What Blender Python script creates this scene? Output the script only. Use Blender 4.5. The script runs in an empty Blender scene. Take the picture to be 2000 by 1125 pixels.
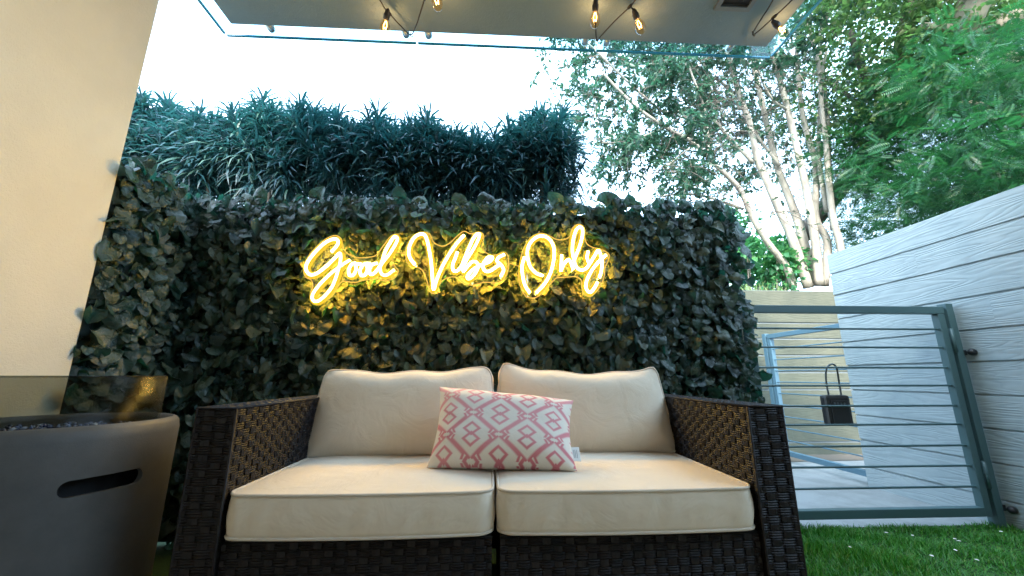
import bpy, bmesh, math, random
import numpy as np
from mathutils import Vector, Matrix

random.seed(7); RNG = np.random.default_rng(11)
S = bpy.context.scene
COL = S.collection
# ---------------------------------------------------------------- camera
FPX, PITCH, YAW, CAMH = 770.0, math.radians(12.7), math.radians(2.9), 0.68
cam = bpy.data.cameras.new('camera'); co = bpy.data.objects.new('camera', cam); COL.objects.link(co)
cam.sensor_width = 36; cam.lens = FPX / 2000 * 36; cam.clip_start = 0.02; cam.clip_end = 2000
co.location = (0, 0, CAMH); co.rotation_euler = (math.pi / 2 + PITCH, 0, -YAW); S.camera = co
# ---------------------------------------------------------------- sky, sun, exposure
SUN_EL, SUN_ROT = 42, 200
W = bpy.data.worlds.new('World'); S.world = W; W.use_nodes = True
wn = W.node_tree; wn.nodes.clear()
wo = wn.nodes.new('ShaderNodeOutputWorld'); wb = wn.nodes.new('ShaderNodeBackground')
sk = wn.nodes.new('ShaderNodeTexSky'); sk.sky_type = 'NISHITA'; sk.sun_disc = False
sk.sun_elevation = math.radians(SUN_EL); sk.sun_rotation = math.radians(SUN_ROT)
sk.air_density = 1.0; sk.dust_density = 2.0; sk.ozone_density = 1.5
mx = wn.nodes.new('ShaderNodeMix'); mx.data_type = 'RGBA'; mx.inputs[0].default_value = 0.35
mx.inputs[7].default_value = (5.8, 8.4, 10.6, 1)          # thin bright high cloud veil over the blue
wn.links.new(sk.outputs[0], mx.inputs[6]); wn.links.new(mx.outputs[2], wb.inputs[0])
wb.inputs[1].default_value = 0.11; wn.links.new(wb.outputs[0], wo.inputs[0])
sl = bpy.data.lights.new('sun', 'SUN'); sl.energy = 1.0; sl.angle = math.radians(14); sl.color = (1, .95, .86)
so = bpy.data.objects.new('sun', sl); COL.objects.link(so)
so.rotation_euler = (math.radians(90 - SUN_EL), 0, math.radians(180 - SUN_ROT))
S.view_settings.view_transform = 'Standard'; S.view_settings.look = 'None'
S.view_settings.exposure = 3.5; S.view_settings.gamma = 1; S.view_settings.use_curve_mapping = False
S.render.engine = 'CYCLES'
S.cycles.use_denoising = True
S.cycles.max_bounces = 8; S.cycles.transparent_max_bounces = 24; S.cycles.sample_clamp_indirect = 6
S.cycles.caustics_reflective = False; S.cycles.caustics_refractive = False

# ---------------------------------------------------------------- geometry of the view -> real places
_F = np.array([math.cos(PITCH) * math.sin(YAW), math.cos(PITCH) * math.cos(YAW), math.sin(PITCH)])
_R = np.array([math.cos(YAW), -math.sin(YAW), 0.0]); _U = np.cross(_R, _F); _C = np.array([0, 0, CAMH])
def at(px, py, **k):
    d = FPX * _F + (px - 1000) * _R + (562.5 - py) * _U
    (a, v), = k.items(); i = 'XYZ'.index(a)
    return _C + d * (v - _C[i]) / d[i]

# ---------------------------------------------------------------- helpers
def N(m, t, **kw):
    n = m.node_tree.nodes.new('ShaderNode' + t)
    for k, v in kw.items(): setattr(n, k, v)
    return n
def mat(name, col, rough=.6, metal=0.0, spec=.5):
    m = bpy.data.materials.new(name); m.use_nodes = True
    b = m.node_tree.nodes['Principled BSDF']
    b.inputs['Base Color'].default_value = (*col, 1); b.inputs['Roughness'].default_value = rough
    b.inputs['Metallic'].default_value = metal; b.inputs['Specular IOR Level'].default_value = spec
    return m, b
def ramp(m, fac, stops):
    r = N(m, 'ValToRGB'); e = r.color_ramp.elements
    while len(e) < len(stops): e.new(.5)
    for q, (p, c) in zip(e, stops): q.position = p; q.color = (*c, 1)
    m.node_tree.links.new(fac, r.inputs[0]); return r
def noise(m, scale, detail=4, rough=.55, vec=None, dist=0):
    n = N(m, 'TexNoise'); n.inputs['Scale'].default_value = scale; n.inputs['Detail'].default_value = detail
    n.inputs['Roughness'].default_value = rough; n.inputs['Distortion'].default_value = dist
    if vec is not None: m.node_tree.links.new(vec, n.inputs['Vector'])
    return n
def pos(m, scale=(1, 1, 1)):
    g = N(m, 'NewGeometry'); mp = N(m, 'Mapping'); mp.inputs['Scale'].default_value = scale
    m.node_tree.links.new(g.outputs['Position'], mp.inputs['Vector']); return mp.outputs[0]
def objc(m, scale=(1, 1, 1)):
    g = N(m, 'TexCoord'); mp = N(m, 'Mapping'); mp.inputs['Scale'].default_value = scale
    m.node_tree.links.new(g.outputs['Object'], mp.inputs['Vector']); return mp.outputs[0]
def bump(m, b, h, strength=.3, dist=.01, prev=None):
    n = N(m, 'Bump'); n.inputs['Strength'].default_value = strength; n.inputs['Distance'].default_value = dist
    m.node_tree.links.new(h, n.inputs['Height'])
    if prev is not None: m.node_tree.links.new(prev, n.inputs['Normal'])
    m.node_tree.links.new(n.outputs[0], b.inputs['Normal']); return n.outputs[0]
def rnd(m):
    g = N(m, 'NewGeometry'); o = N(m, 'ObjectInfo'); a = N(m, 'Math', operation='ADD'); f = N(m, 'Math', operation='FRACT')
    L = m.node_tree.links
    L.new(g.outputs['Random Per Island'], a.inputs[0]); L.new(o.outputs['Random'], a.inputs[1]); L.new(a.outputs[0], f.inputs[0])
    return f.outputs[0]

def mesh_from(name, V, Fs):
    me = bpy.data.meshes.new(name); me.from_pydata([tuple(v) for v in V], [], [tuple(f) for f in Fs]); me.update(); return me
def mesh_np(name, V, Fq):
    """V (n,3) float, Fq (k,m) int, all faces with m corners"""
    me = bpy.data.meshes.new(name); V = np.ascontiguousarray(V, np.float32); Fq = np.ascontiguousarray(Fq, np.int32)
    me.vertices.add(len(V)); me.vertices.foreach_set('co', V.ravel())
    k, mm = Fq.shape
    me.loops.add(k * mm); me.loops.foreach_set('vertex_index', Fq.ravel())
    me.polygons.add(k); me.polygons.foreach_set('loop_start', np.arange(0, k * mm, mm, dtype=np.int32))
    me.update(calc_edges=True); me.validate(); return me
def smooth(me, on=True):
    me.polygons.foreach_set('use_smooth', [on] * len(me.polygons)); me.update()
class MB:
    def __init__(s): s.V = []; s.F = []
    def add(s, V, F):
        o = len(s.V); s.V += [tuple(float(c) for c in v) for v in V]; s.F += [tuple(i + o for i in f) for f in F]; return s
    def box(s, a, b, M=None):
        (x0, y0, z0), (x1, y1, z1) = a, b
        V = [(x0, y0, z0), (x1, y0, z0), (x1, y1, z0), (x0, y1, z0), (x0, y0, z1), (x1, y0, z1), (x1, y1, z1), (x0, y1, z1)]
        if M is not None: V = [M @ Vector(v) for v in V]
        return s.add(V, [(3, 2, 1, 0), (4, 5, 6, 7), (0, 1, 5, 4), (1, 2, 6, 5), (2, 3, 7, 6), (3, 0, 4, 7)])
    def tube(s, P, R, n=8, cap=True, closed=False):
        P = [Vector(p) for p in P]; k = len(P)
        if not hasattr(R, '__len__'): R = [R] * k
        V = []; F = []; T = []
        for i in range(k):
            a = P[(i - 1) % k] if (closed or i > 0) else P[i]; b = P[(i + 1) % k] if (closed or i < k - 1) else P[i]
            t = (b - a); T.append(t.normalized() if t.length > 1e-9 else Vector((0, 0, 1)))
        u = T[0].orthogonal().normalized()
        for i in range(k):
            u = u - T[i] * u.dot(T[i]); u = u.normalized() if u.length > 1e-6 else T[i].orthogonal().normalized()
            w = T[i].cross(u)
            for j in range(n):
                a = 2 * math.pi * j / n; V.append(P[i] + (u * math.cos(a) + w * math.sin(a)) * R[i])
        for i in range(k if closed else k - 1):
            i2 = (i + 1) % k
            for j in range(n): F.append((i * n + j, i * n + (j + 1) % n, i2 * n + (j + 1) % n, i2 * n + j))
        if cap and not closed: F.append(tuple(range(n - 1, -1, -1))); F.append(tuple((k - 1) * n + j for j in range(n)))
        return s.add(V, F)
    def lathe(s, prof, c=(0, 0, 0), n=32, M=None):
        V = []; F = []
        for i, (r, z) in enumerate(prof):
            for j in range(n):
                a = 2 * math.pi * j / n; p = Vector((r * math.cos(a), r * math.sin(a), z))
                if M is not None: p = M @ p
                V.append(p + Vector(c))
        for i in range(len(prof) - 1):
            for j in range(n): F.append((i * n + j, i * n + (j + 1) % n, (i + 1) * n + (j + 1) % n, (i + 1) * n + j))
        return s.add(V, F)
    def build(s, name, m, parent=None, sm=False, bev=0, label=None):
        me = mesh_from(name, s.V, s.F)
        if bev:
            bm = bmesh.new(); bm.from_mesh(me)
            bmesh.ops.bevel(bm, geom=[e for e in bm.edges if len(e.link_faces) == 2 and e.calc_face_angle() > .6], offset=bev, segments=2, affect='EDGES', profile=.6)
            bm.to_mesh(me); bm.free()
        if sm: smooth(me)
        return link(name, me, m, parent, label)
def link(name, me, m, parent=None, label=None):
    o = bpy.data.objects.new(name, me); COL.objects.link(o)
    if m is not None and not me.materials: me.materials.append(m)
    if parent is not None: o.parent = parent; o.matrix_parent_inverse = Matrix.Translation(parent.location).inverted() if parent.rotation_euler[2] == 0 else parent.matrix_basis.inverted()
    if label: o['label'] = label
    return o
def tag(o, label, cat, group=None):
    o['label'] = label; o['category'] = cat
    if group: o['group'] = group
    return o
def thing(name, loc, label, cat, group=None):
    o = bpy.data.objects.new(name, None); COL.objects.link(o); o.location = loc; o.empty_display_size = .05
    return tag(o, label, cat, group)
def struct(o): o['kind'] = 'structure'; return o
def stuff(o): o['kind'] = 'stuff'; return o
def cr(P, n=6, closed=False):
    """Catmull-Rom"""
    P = [np.array(p, float) for p in P]; out = []; k = len(P)
    rng = range(k if closed else k - 1)
    for i in rng:
        if closed: a, b, c, d = P[(i - 1) % k], P[i], P[(i + 1) % k], P[(i + 2) % k]
        else: a, b, c, d = P[max(i - 1, 0)], P[i], P[i + 1], P[min(i + 2, k - 1)]
        for j in range(n):
            t = j / n; out.append(.5 * ((2 * b) + (c - a) * t + (2 * a - 5 * b + 4 * c - d) * t * t + (3 * b - a - 3 * c + d) * t ** 3))
    if not closed: out.append(P[-1])
    return out
def rotm(ax, an):
    return np.array(Matrix.Rotation(an, 3, Vector(ax)))
def scatter(T, F, Ms, Ps):
    """copies of template T (n,3),F (k,m) with matrices Ms (K,3,3), positions Ps (K,3)"""
    Ms = np.asarray(Ms); Ps = np.asarray(Ps); K = len(Ps)
    V = np.einsum('kij,nj->kni', Ms, T) + Ps[:, None, :]
    FF = F[None] + (np.arange(K) * len(T))[:, None, None]
    return V.reshape(-1, 3), FF.reshape(-1, F.shape[1])
def rand_rots(K, up=.0, rng=RNG):
    q = rng.normal(size=(K, 4)); q /= np.linalg.norm(q, axis=1)[:, None]
    w, x, y, z = q.T
    return np.stack([np.stack([1 - 2 * (y * y + z * z), 2 * (x * y - z * w), 2 * (x * z + y * w)], -1),
                     np.stack([2 * (x * y + z * w), 1 - 2 * (x * x + z * z), 2 * (y * z - x * w)], -1),
                     np.stack([2 * (x * z - y * w), 2 * (y * z + x * w), 1 - 2 * (x * x + y * y)], -1)], 1)

# ---------------------------------------------------------------- materials
def m_stucco(name, col, var=.06):
    m, b = mat(name, col, .9, spec=.25); p = pos(m); L = m.node_tree.links
    n = noise(m, 3, 5, .6, p); r = ramp(m, n.outputs[0], [(.3, tuple(c * (1 - var) for c in col)), (.7, tuple(min(1, c * (1 + var)) for c in col))])
    L.new(r.outputs[0], b.inputs['Base Color'])
    n1 = noise(m, 260, 3, .6, p); n2 = noise(m, 90, 3, .6, p)
    x = bump(m, b, n1.outputs[0], .6, .0025); bump(m, b, n2.outputs[0], .4, .004, x); return m
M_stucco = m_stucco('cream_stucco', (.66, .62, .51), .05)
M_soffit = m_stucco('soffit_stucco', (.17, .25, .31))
M_house = m_stucco('house_stucco', (.66, .60, .50))
def m_board(name, c0, c1, stain, sx=1.0):
    m, b = mat(name, c0, .75, spec=.3); L = m.node_tree.links
    o = N(m, 'ObjectInfo'); g = N(m, 'NewGeometry'); add = N(m, 'VectorMath', operation='ADD'); sc = N(m, 'VectorMath', operation='SCALE')
    cx = N(m, 'CombineXYZ'); L.new(o.outputs['Random'], cx.inputs[0]); L.new(o.outputs['Random'], cx.inputs[1]); L.new(o.outputs['Random'], cx.inputs[2])
    sc.inputs[3].default_value = 37; L.new(cx.outputs[0], sc.inputs[0]); L.new(g.outputs['Position'], add.inputs[0]); L.new(sc.outputs[0], add.inputs[1])
    mp = N(m, 'Mapping'); mp.inputs['Scale'].default_value = (.55, .55, 6.5); L.new(add.outputs[0], mp.inputs[0])
    big = noise(m, 1.3, 2, .5, mp.outputs[0], .3)
    # growth rings pressed into the concrete: contour lines of a stretched noise
    mul = N(m, 'Math', operation='MULTIPLY'); mul.inputs[1].default_value = 150; L.new(big.outputs[0], mul.inputs[0])
    sn = N(m, 'Math', operation='SINE'); L.new(mul.outputs[0], sn.inputs[0])
    pw = N(m, 'Math', operation='MULTIPLY_ADD'); pw.inputs[1].default_value = .5; pw.inputs[2].default_value = .5; L.new(sn.outputs[0], pw.inputs[0])
    pp = N(m, 'Math', operation='POWER'); pp.inputs[1].default_value = .6; L.new(pw.outputs[0], pp.inputs[0])
    mp2 = N(m, 'Mapping'); mp2.inputs['Scale'].default_value = (3, 3, 90); L.new(add.outputs[0], mp2.inputs[0])
    fine = noise(m, 2, 4, .6, mp2.outputs[0])
    pit = N(m, 'TexVoronoi'); pit.inputs['Scale'].default_value = 14; L.new(add.outputs[0], pit.inputs['Vector'])
    pr = ramp(m, pit.outputs['Distance'], [(.0, (0, 0, 0)), (.06, (0, 0, 0)), (.10, (1, 1, 1))])
    bl = noise(m, 2.3, 5, .65, pos(m)); r = ramp(m, bl.outputs[0], [(.3, c1), (.62, c0), (.8, stain)])
    mixc = N(m, 'Mix', data_type='RGBA', blend_type='MULTIPLY'); mixc.inputs[0].default_value = .18
    gr = ramp(m, pp.outputs[0], [(0, (.55, .57, .6)), (.35, (1, 1, 1))])
    L.new(r.outputs[0], mixc.inputs[6]); L.new(gr.outputs[0], mixc.inputs[7]); L.new(mixc.outputs[2], b.inputs['Base Color'])
    x = bump(m, b, pp.outputs[0], .42, .0025); x = bump(m, b, fine.outputs[0], .4, .002, x); x = bump(m, b, bl.outputs[0], .3, .01, x)
    return m
M_wboard = m_board('white_board_formed_concrete', (.36, .41, .42), (.27, .325, .34), (.42, .45, .44))
M_bboard = m_board('beige_board_formed_concrete', (.115, .118, .085), (.075, .082, .062), (.155, .145, .10))
M_core, _ = mat('wall_core', (.16, .18, .19), .9)
def m_leaf(name, cols, tcol, tmix=.25, rough=.4, veins=True):
    m, b = mat(name, cols[0], rough, spec=.5); L = m.node_tree.links; r_ = rnd(m)
    r = ramp(m, r_, [(i / max(1, len(cols) - 1), c) for i, c in enumerate(cols)]); L.new(r.outputs[0], b.inputs['Base Color'])
    if veins:
        n = noise(m, 45, 3, .6, pos(m), 1.2); bump(m, b, n.outputs[0], .75, .008)
    t = N(m, 'BsdfTranslucent'); t.inputs[0].default_value = (*tcol, 1); mxs = N(m, 'MixShader'); mxs.inputs[0].default_value = tmix
    out = m.node_tree.nodes['Material Output']
    L.new(b.outputs[0], mxs.inputs[1]); L.new(t.outputs[0], mxs.inputs[2]); L.new(mxs.outputs[0], out.inputs[0]); return m
M_ivy = m_leaf('artificial_ivy_leaf', [(.007, .026, .025), (.018, .046, .038), (.034, .068, .048), (.010, .038, .038), (.085, .115, .080), (.020, .046, .030), (.008, .028, .032), (.050, .085, .065)], (.03, .24, .15), .22, .35)
M_pod = m_leaf('yew_pine_leaf', [(.006, .036, .060), (.018, .074, .090), (.010, .050, .072), (.060, .14, .10)], (.03, .16, .16), .25, .5, False)
M_myr = m_leaf('myrtle_leaf', [(.02, .065, .05), (.03, .085, .055), (.05, .10, .045), (.025, .075, .065), (.09, .07, .05)], (.06, .22, .12), .3, .45, False)
M_loc = m_leaf('feathery_leaf', [(.007, .055, .028), (.016, .095, .036), (.011, .070, .038), (.05, .14, .026)], (.03, .20, .05), .28, .45, False)
M_olv = m_leaf('broad_leaf', [(.035, .08, .045), (.055, .11, .05), (.10, .17, .04), (.15, .15, .07)], (.12, .30, .08), .35, .45, False)
M_shr = m_leaf('shrub_leaf', [(.03, .14, .07), (.05, .20, .08), (.10, .28, .08)], (.10, .45, .15), .35, .4, False)
M_tuft = m_leaf('dry_grass_blade', [(.15, .28, .10), (.35, .42, .18), (.22, .34, .14)], (.3, .45, .15), .35, .5, False)
M_turf = m_leaf('turf_blade', [(.025, .15, .012), (.04, .22, .02), (.06, .28, .02), (.14, .24, .03)], (.05, .35, .02), .25, .45, False)
def m_bark(name, c0, c1):
    m, b = mat(name, c0, .8, spec=.3); p = pos(m, (1, 1, .35)); n = noise(m, 9, 5, .6, p, .4)
    r = ramp(m, n.outputs[0], [(.35, c1), (.55, c0), (.75, tuple(min(1, c * 1.25) for c in c0))]); m.node_tree.links.new(r.outputs[0], b.inputs['Base Color'])
    n2 = noise(m, 60, 4, .6, p); bump(m, b, n2.outputs[0], .4, .006); return m
M_bark = m_bark('pale_smooth_bark', (.40, .37, .31), (.24, .22, .19))
M_dbark = m_bark('dark_bark', (.16, .14, .12), (.08, .07, .06))
M_tbark = m_bark('tan_bark', (.34, .29, .22), (.2, .17, .14))
def m_fabric(name, col, bs=.35):
    m, b = mat(name, col, .92, spec=.15); L = m.node_tree.links; c = objc(m)
    b.inputs['Sheen Weight'].default_value = .15; b.inputs['Sheen Roughness'].default_value = .5
    n = noise(m, 7, 4, .55, c, .6); r = ramp(m, n.outputs[0], [(.3, tuple(x * .93 for x in col)), (.7, col)]); L.new(r.outputs[0], b.inputs['Base Color'])
    w1 = N(m, 'TexWave'); w1.inputs['Scale'].default_value = 420; w1.bands_direction = 'X'; L.new(c, w1.inputs['Vector'])
    w2 = N(m, 'TexWave'); w2.inputs['Scale'].default_value = 420; w2.bands_direction = 'Z'; L.new(c, w2.inputs['Vector'])
    ad = N(m, 'Math', operation='ADD'); L.new(w1.outputs[1], ad.inputs[0]); L.new(w2.outputs[1], ad.inputs[1])
    x = bump(m, b, ad.outputs[0], .12, .0006); x = bump(m, b, noise(m, 11, 3, .5, c, 1.2).outputs[0], bs, .012, x); return m
M_fab = m_fabric('beige_cushion_fabric', (.73, .63, .50))
M_pipe = m_fabric('beige_piping_fabric', (.62, .54, .44), .05)
M_wick, bw = mat('dark_brown_wicker', (.030, .024, .022), .5, spec=.26)
M_wick.node_tree.links.new(ramp(M_wick, noise(M_wick, 40, 3, .5, pos(M_wick)).outputs[0], [(.3, (.006, .006, .008)), (.7, (.017, .013, .013))]).outputs[0], bw.inputs[0])
M_wdark, _ = mat('wicker_frame_black', (.008, .008, .009), .7)
M_steel, bs = mat('painted_steel', (.055, .11, .12), .45, spec=.5)
bump(M_steel, bs, noise(M_steel, 130, 3, .5, pos(M_steel)).outputs[0], .15, .001)
M_steel2, _ = mat('pale_painted_steel', (.10, .19, .25), .5)
M_black, _ = mat('black_plastic', (.012, .013, .015), .38)
M_chrome, _ = mat('shackle_steel', (.10, .12, .13), .3, .6)
M_cord, _ = mat('black_rubber_cord', (.012, .012, .014), .5)
M_std, _ = mat('standoff_steel', (.45, .48, .48), .3, .9)
def m_thin(name, tint, edge=1.0, f=1.5, rough=.0):
    m = bpy.data.materials.new(name); m.use_nodes = True; nt = m.node_tree; nt.nodes.remove(nt.nodes['Principled BSDF'])
    t = N(m, 'BsdfTransparent'); t.inputs[0].default_value = (*tint, 1); g = N(m, 'BsdfGlossy'); g.inputs['Roughness'].default_value = rough
    fr = N(m, 'Fresnel'); fr.inputs[0].default_value = f; mm = N(m, 'MixShader')
    ge = N(m, 'NewGeometry'); iv = N(m, 'Math', operation='SUBTRACT'); iv.inputs[0].default_value = 1; ml = N(m, 'Math', operation='MULTIPLY')
    nt.links.new(ge.outputs['Backfacing'], iv.inputs[1]); nt.links.new(fr.outputs[0], ml.inputs[0]); nt.links.new(iv.outputs[0], ml.inputs[1])
    nt.links.new(ml.outputs[0], mm.inputs[0]); nt.links.new(t.outputs[0], mm.inputs[1]); nt.links.new(g.outputs[0], mm.inputs[2])
    nt.links.new(mm.outputs[0], nt.nodes['Material Output'].inputs[0]); return m
M_glass = m_thin('guard_glass', (.80, .93, .95))
M_glass2 = m_thin('wind_guard_glass', (.74, .75, .72), f=1.17, rough=.25)
M_acr = m_thin('clear_acrylic', (.95, .95, .95), f=2.3)
M_bulbg = m_thin('bulb_glass', (1, .84, .60), f=1.6)
M_gedge, bge = mat('glass_edge', (.02, .22, .36), .15, spec=.8)
def m_emit(name, col, st):
    m = bpy.data.materials.new(name); m.use_nodes = True; nt = m.node_tree; nt.nodes.remove(nt.nodes['Principled BSDF'])
    e = N(m, 'Emission'); e.inputs[0].default_value = (*col, 1); e.inputs[1].default_value = st
    nt.links.new(e.outputs[0], nt.nodes['Material Output'].inputs[0]); return m
M_neon = m_emit('neon_core', (1, .60, .10), 8)
M_leaf_fill = m_emit('added_leaf_fill', (1, .47, .04), 22)
M_halo = m_emit('neon_halo_jacket', (1, .60, .04), .10)
M_rim = m_emit('lit_acrylic_edge', (1, .58, .10), .12)
M_fil = m_emit('filament_glow', (1, .42, .10), 5)
M_conc, bc = mat('grey_fire_pit_concrete', (.15, .15, .15), .55, spec=.4)
M_conc.node_tree.links.new(ramp(M_conc, noise(M_conc, 5, 6, .65, pos(M_conc)).outputs[0], [(.3, (.050, .052, .053)), (.7, (.095, .092, .088))]).outputs[0], bc.inputs[0])
_x = bump(M_conc, bc, noise(M_conc, 400, 2, .6, pos(M_conc)).outputs[0], .35, .0012); bump(M_conc, bc, noise(M_conc, 20, 4, .6, pos(M_conc)).outputs[0], .15, .005, _x)
M_peb, bp = mat('blue_fire_glass', (.02, .03, .08), .12, spec=.8)
M_peb.node_tree.links.new(ramp(M_peb, rnd(M_peb), [(0, (.01, .015, .04)), (.6, (.03, .05, .14)), (1, (.25, .3, .4))]).outputs[0], bp.inputs[0])

# ================================================================= SETTING
# ground far around
g = MB(); g.add([(-300, -300, -.02), (300, -300, -.02), (300, 300, -.02), (-300, 300, -.02)], [(0, 1, 2, 3)])
Mg, bg = mat('far_ground', (.16, .17, .13), .95); Mg.node_tree.links.new(ramp(Mg, noise(Mg, .4, 5, .6, pos(Mg)).outputs[0], [(.35, (.10, .12, .07)), (.65, (.22, .21, .18))]).outputs[0], bg.inputs[0])
struct(g.build('ground', Mg))
# turf base
g = MB(); g.add([(-1.5, -1.9, 0), (2.4, -1.9, 0), (2.4, 1.93, 0), (-1.5, 1.93, 0)], [(0, 1, 2, 3)])
Mt, bt = mat('turf_base', (.012, .045, .010), .95)
Mt.node_tree.links.new(ramp(Mt, noise(Mt, 120, 3, .6, pos(Mt)).outputs[0], [(.3, (.006, .02, .005)), (.7, (.02, .07, .012))]).outputs[0], bt.inputs[0])
struct(g.build('turf_floor', Mt))
# warm stone paving in front of the sofa, nearest the viewer
Mpv, bpv = mat('warm_paving', (.52, .40, .25), .8); Mpv.node_tree.links.new(ramp(Mpv, noise(Mpv, 6, 5, .6, pos(Mpv)).outputs[0], [(.3, (.42, .33, .22)), (.7, (.55, .44, .30))]).outputs[0], bpv.inputs[0])
pv = struct(MB().box((-1.41, -1.89, -.02), (.74, .98, .004)).box((.741, -1.89, -.02), (2.39, .30, .004)).build('paving', Mpv))
for i in range(6):
    for j in range(4 if i < 3 else 3): MB().box((-1.408 + i * .633 + (.245 if i > 2 else .08) * 0, -1.86 + j * .72, .005), (-1.408 + i * .633 + .627, -1.86 + j * .72 + (.714 if j < 3 else .66), .022)).build('paving_slab', Mpv, pv, bev=.003)
# concrete walk beyond the gate
g = MB(); g.box((-3.2, 1.935, -.1), (6.0, 3.6, .002))
Mw, bwk = mat('pale_walk_concrete', (.52, .53, .50), .85)
Mw.node_tree.links.new(ramp(Mw, noise(Mw, 4, 6, .65, pos(Mw)).outputs[0], [(.32, (.22, .23, .22)), (.6, (.33, .34, .335))]).outputs[0], bwk.inputs[0])
bump(Mw, bwk, noise(Mw, 150, 3, .6, pos(Mw)).outputs[0], .3, .002)
struct(g.build('concrete_path', Mw))

# stucco side wall on the left
def bev_box(name, a, b, m, bev=.008, parent=None):
    return MB().box(a, b).build(name, m, parent, bev=bev)
t = thing('stucco_wall', (-1.5, -.2, 0), 'tall cream stucco wall end filling the left edge of the picture', 'wall')
bev_box('wall', (-1.62, -1.9, 0), (-1.415, 1.432, 5.2), M_stucco, .012, t)
# house wall behind the viewer with a sliding door
t = thing('house_wall', (0, -1.95, 0), 'pale stucco house wall with a sliding glass door facing the sofa', 'wall')
m_ = MB(); m_.box((-1.62, -2.1, 0), (-.3, -1.9, 5.2)); m_.box((1.3, -2.1, 0), (4.5, -1.9, 5.2)); m_.box((-.3, -2.1, 2.15), (1.3, -1.9, 5.2)); m_.build('wall', M_house, t)
Mdg, bdg = mat('door_glass_blue', (.10, .22, .34), .05, spec=.8)
for a in (-.28, .51):
    fr = MB(); fr.box((a, -2.0, .02), (a + .05, -1.94, 2.13)); fr.box((a + .72, -2.0, .02), (a + .77, -1.94, 2.13)); fr.box((a + .05, -2.0, .02), (a + .72, -1.94, .08)); fr.box((a + .05, -2.0, 2.07), (a + .72, -1.94, 2.13))
    f_ = fr.build('door_frame', M_steel2, t); MB().box((a + .05, -1.975, .08), (a + .72, -1.965, 2.07)).build('pane', Mdg, f_)

# ---------------- white board-formed wall, right
def board_wall(root, axis, fixed, u0, u1, zs, m, joints, depth=.02, rowseed=1, chain=None):
    """boards in relief; axis 'Y' = wall at X fixed running along Y (facing -X), 'X' = wall at Y fixed (facing -Y)"""
    rr = random.Random(rowseed); i = 0
    for r in range(len(zs) - 1):
        cuts = [u0] + joints.get(r, []) + [u1]; pr = rr.uniform(0, .0035)
        for a, b in zip(cuts[:-1], cuts[1:]):
            zt, zb = zs[r], zs[r + 1]; gp = .0018 if axis == 'Y' else .0055
            mb = MB(); n = 6; seg = max(2, int((b - a) / .25)); Vs = []; F = []
            ys = np.linspace(a + .0003, b - .0003, seg + 1)
            w = [rr.uniform(-.002, .002) for _ in ys]
            for k, yy in enumerate(ys):
                for (zz, dd) in ((zb + gp, .010), (zb + gp + .004 + w[k], -pr), (zt - gp - .004 + w[k - 1], -pr), (zt - gp, .010)):
                    Vs.append((fixed + dd, yy, zz) if axis == 'Y' else (yy, fixed + dd, zz))
            for k in range(seg):
                for q in range(3):
                    f = (k * 4 + q, k * 4 + q + 1, (k + 1) * 4 + q + 1, (k + 1) * 4 + q)
                    F.append(f if axis == 'Y' else f[::-1])
            mb.add(Vs, F); mb.build('board', m, root)
zs = [1.535, 1.388, 1.235, 1.07, .908, .752, .595, .437, .282, .119, -.01]
wall = thing('board_formed_wall', (2.5, 1.0, 0), 'long white concrete garden wall with wood-grain boards at the right', 'wall')
MB().box((2.409, -1.9, -.02), (2.60, 2.598, 1.534)).build('wall_core', M_wboard, wall)
board_wall(wall, 'Y', 2.4, -1.9, 2.6, zs, M_wboard, {1: [.4, 2.03], 2: [1.1], 3: [.2, 1.75], 4: [-.6], 5: [1.0, 2.25], 6: [1.35], 7: [.4, 2.12], 8: [1.62], 9: [.9, 2.2]}, rowseed=3)
# beige back wall
bw_ = thing('retaining_wall', (3, 3.65, 0), 'weathered beige board-marked retaining wall behind the gate, below the pale tree trunks', 'wall')
MB().box((-3.2, 3.609, -.05), (8, 3.85, 1.499)).build('wall_core', M_bboard, bw_)
zb = [1.50, 1.335, 1.18, 1.03, .875, .72, .565, .41, .26, .11, -.02]
MB().box((.99, 3.6065, 0), (5.01, 3.6085, 1.497)).build('joint_backing', M_core, bw_)
board_wall(bw_, 'X', 3.6, 1.0, 5.0, zb, M_bboard, {0: [2.5], 1: [2.55, 3.6], 2: [3.2], 3: [2.52], 4: [3.0], 5: [2.6, 3.7], 6: [2.9], 7: [3.4], 8: [2.7], 9: [3.1]}, rowseed=9)
# planter soil behind it
g = MB(); g.add([(-8, 3.85, 1.42), (14, 3.85, 1.42), (14, 12, 1.42), (-8, 12, 1.42)], [(0, 1, 2, 3)]); g.add([(-8, 12, 1.42), (14, 12, 1.42), (14, 12, -.1), (-8, 12, -.1)], [(0, 1, 2, 3)])
Ms, _ = mat('planter_soil', (.09, .075, .055), .95); struct(g.build('planter_ground', Ms))
# soil strip at wall foot
g = MB(); g.add([(1.9, 3.30, .006), (3.6, 3.38, .006), (3.6, 3.6, .006), (1.9, 3.6, .006)], [(0, 1, 2, 3)]); Ms2, _ = mat('dry_soil', (.16, .13, .10), .95); struct(g.build('soil_strip_ground', Ms2))

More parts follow.
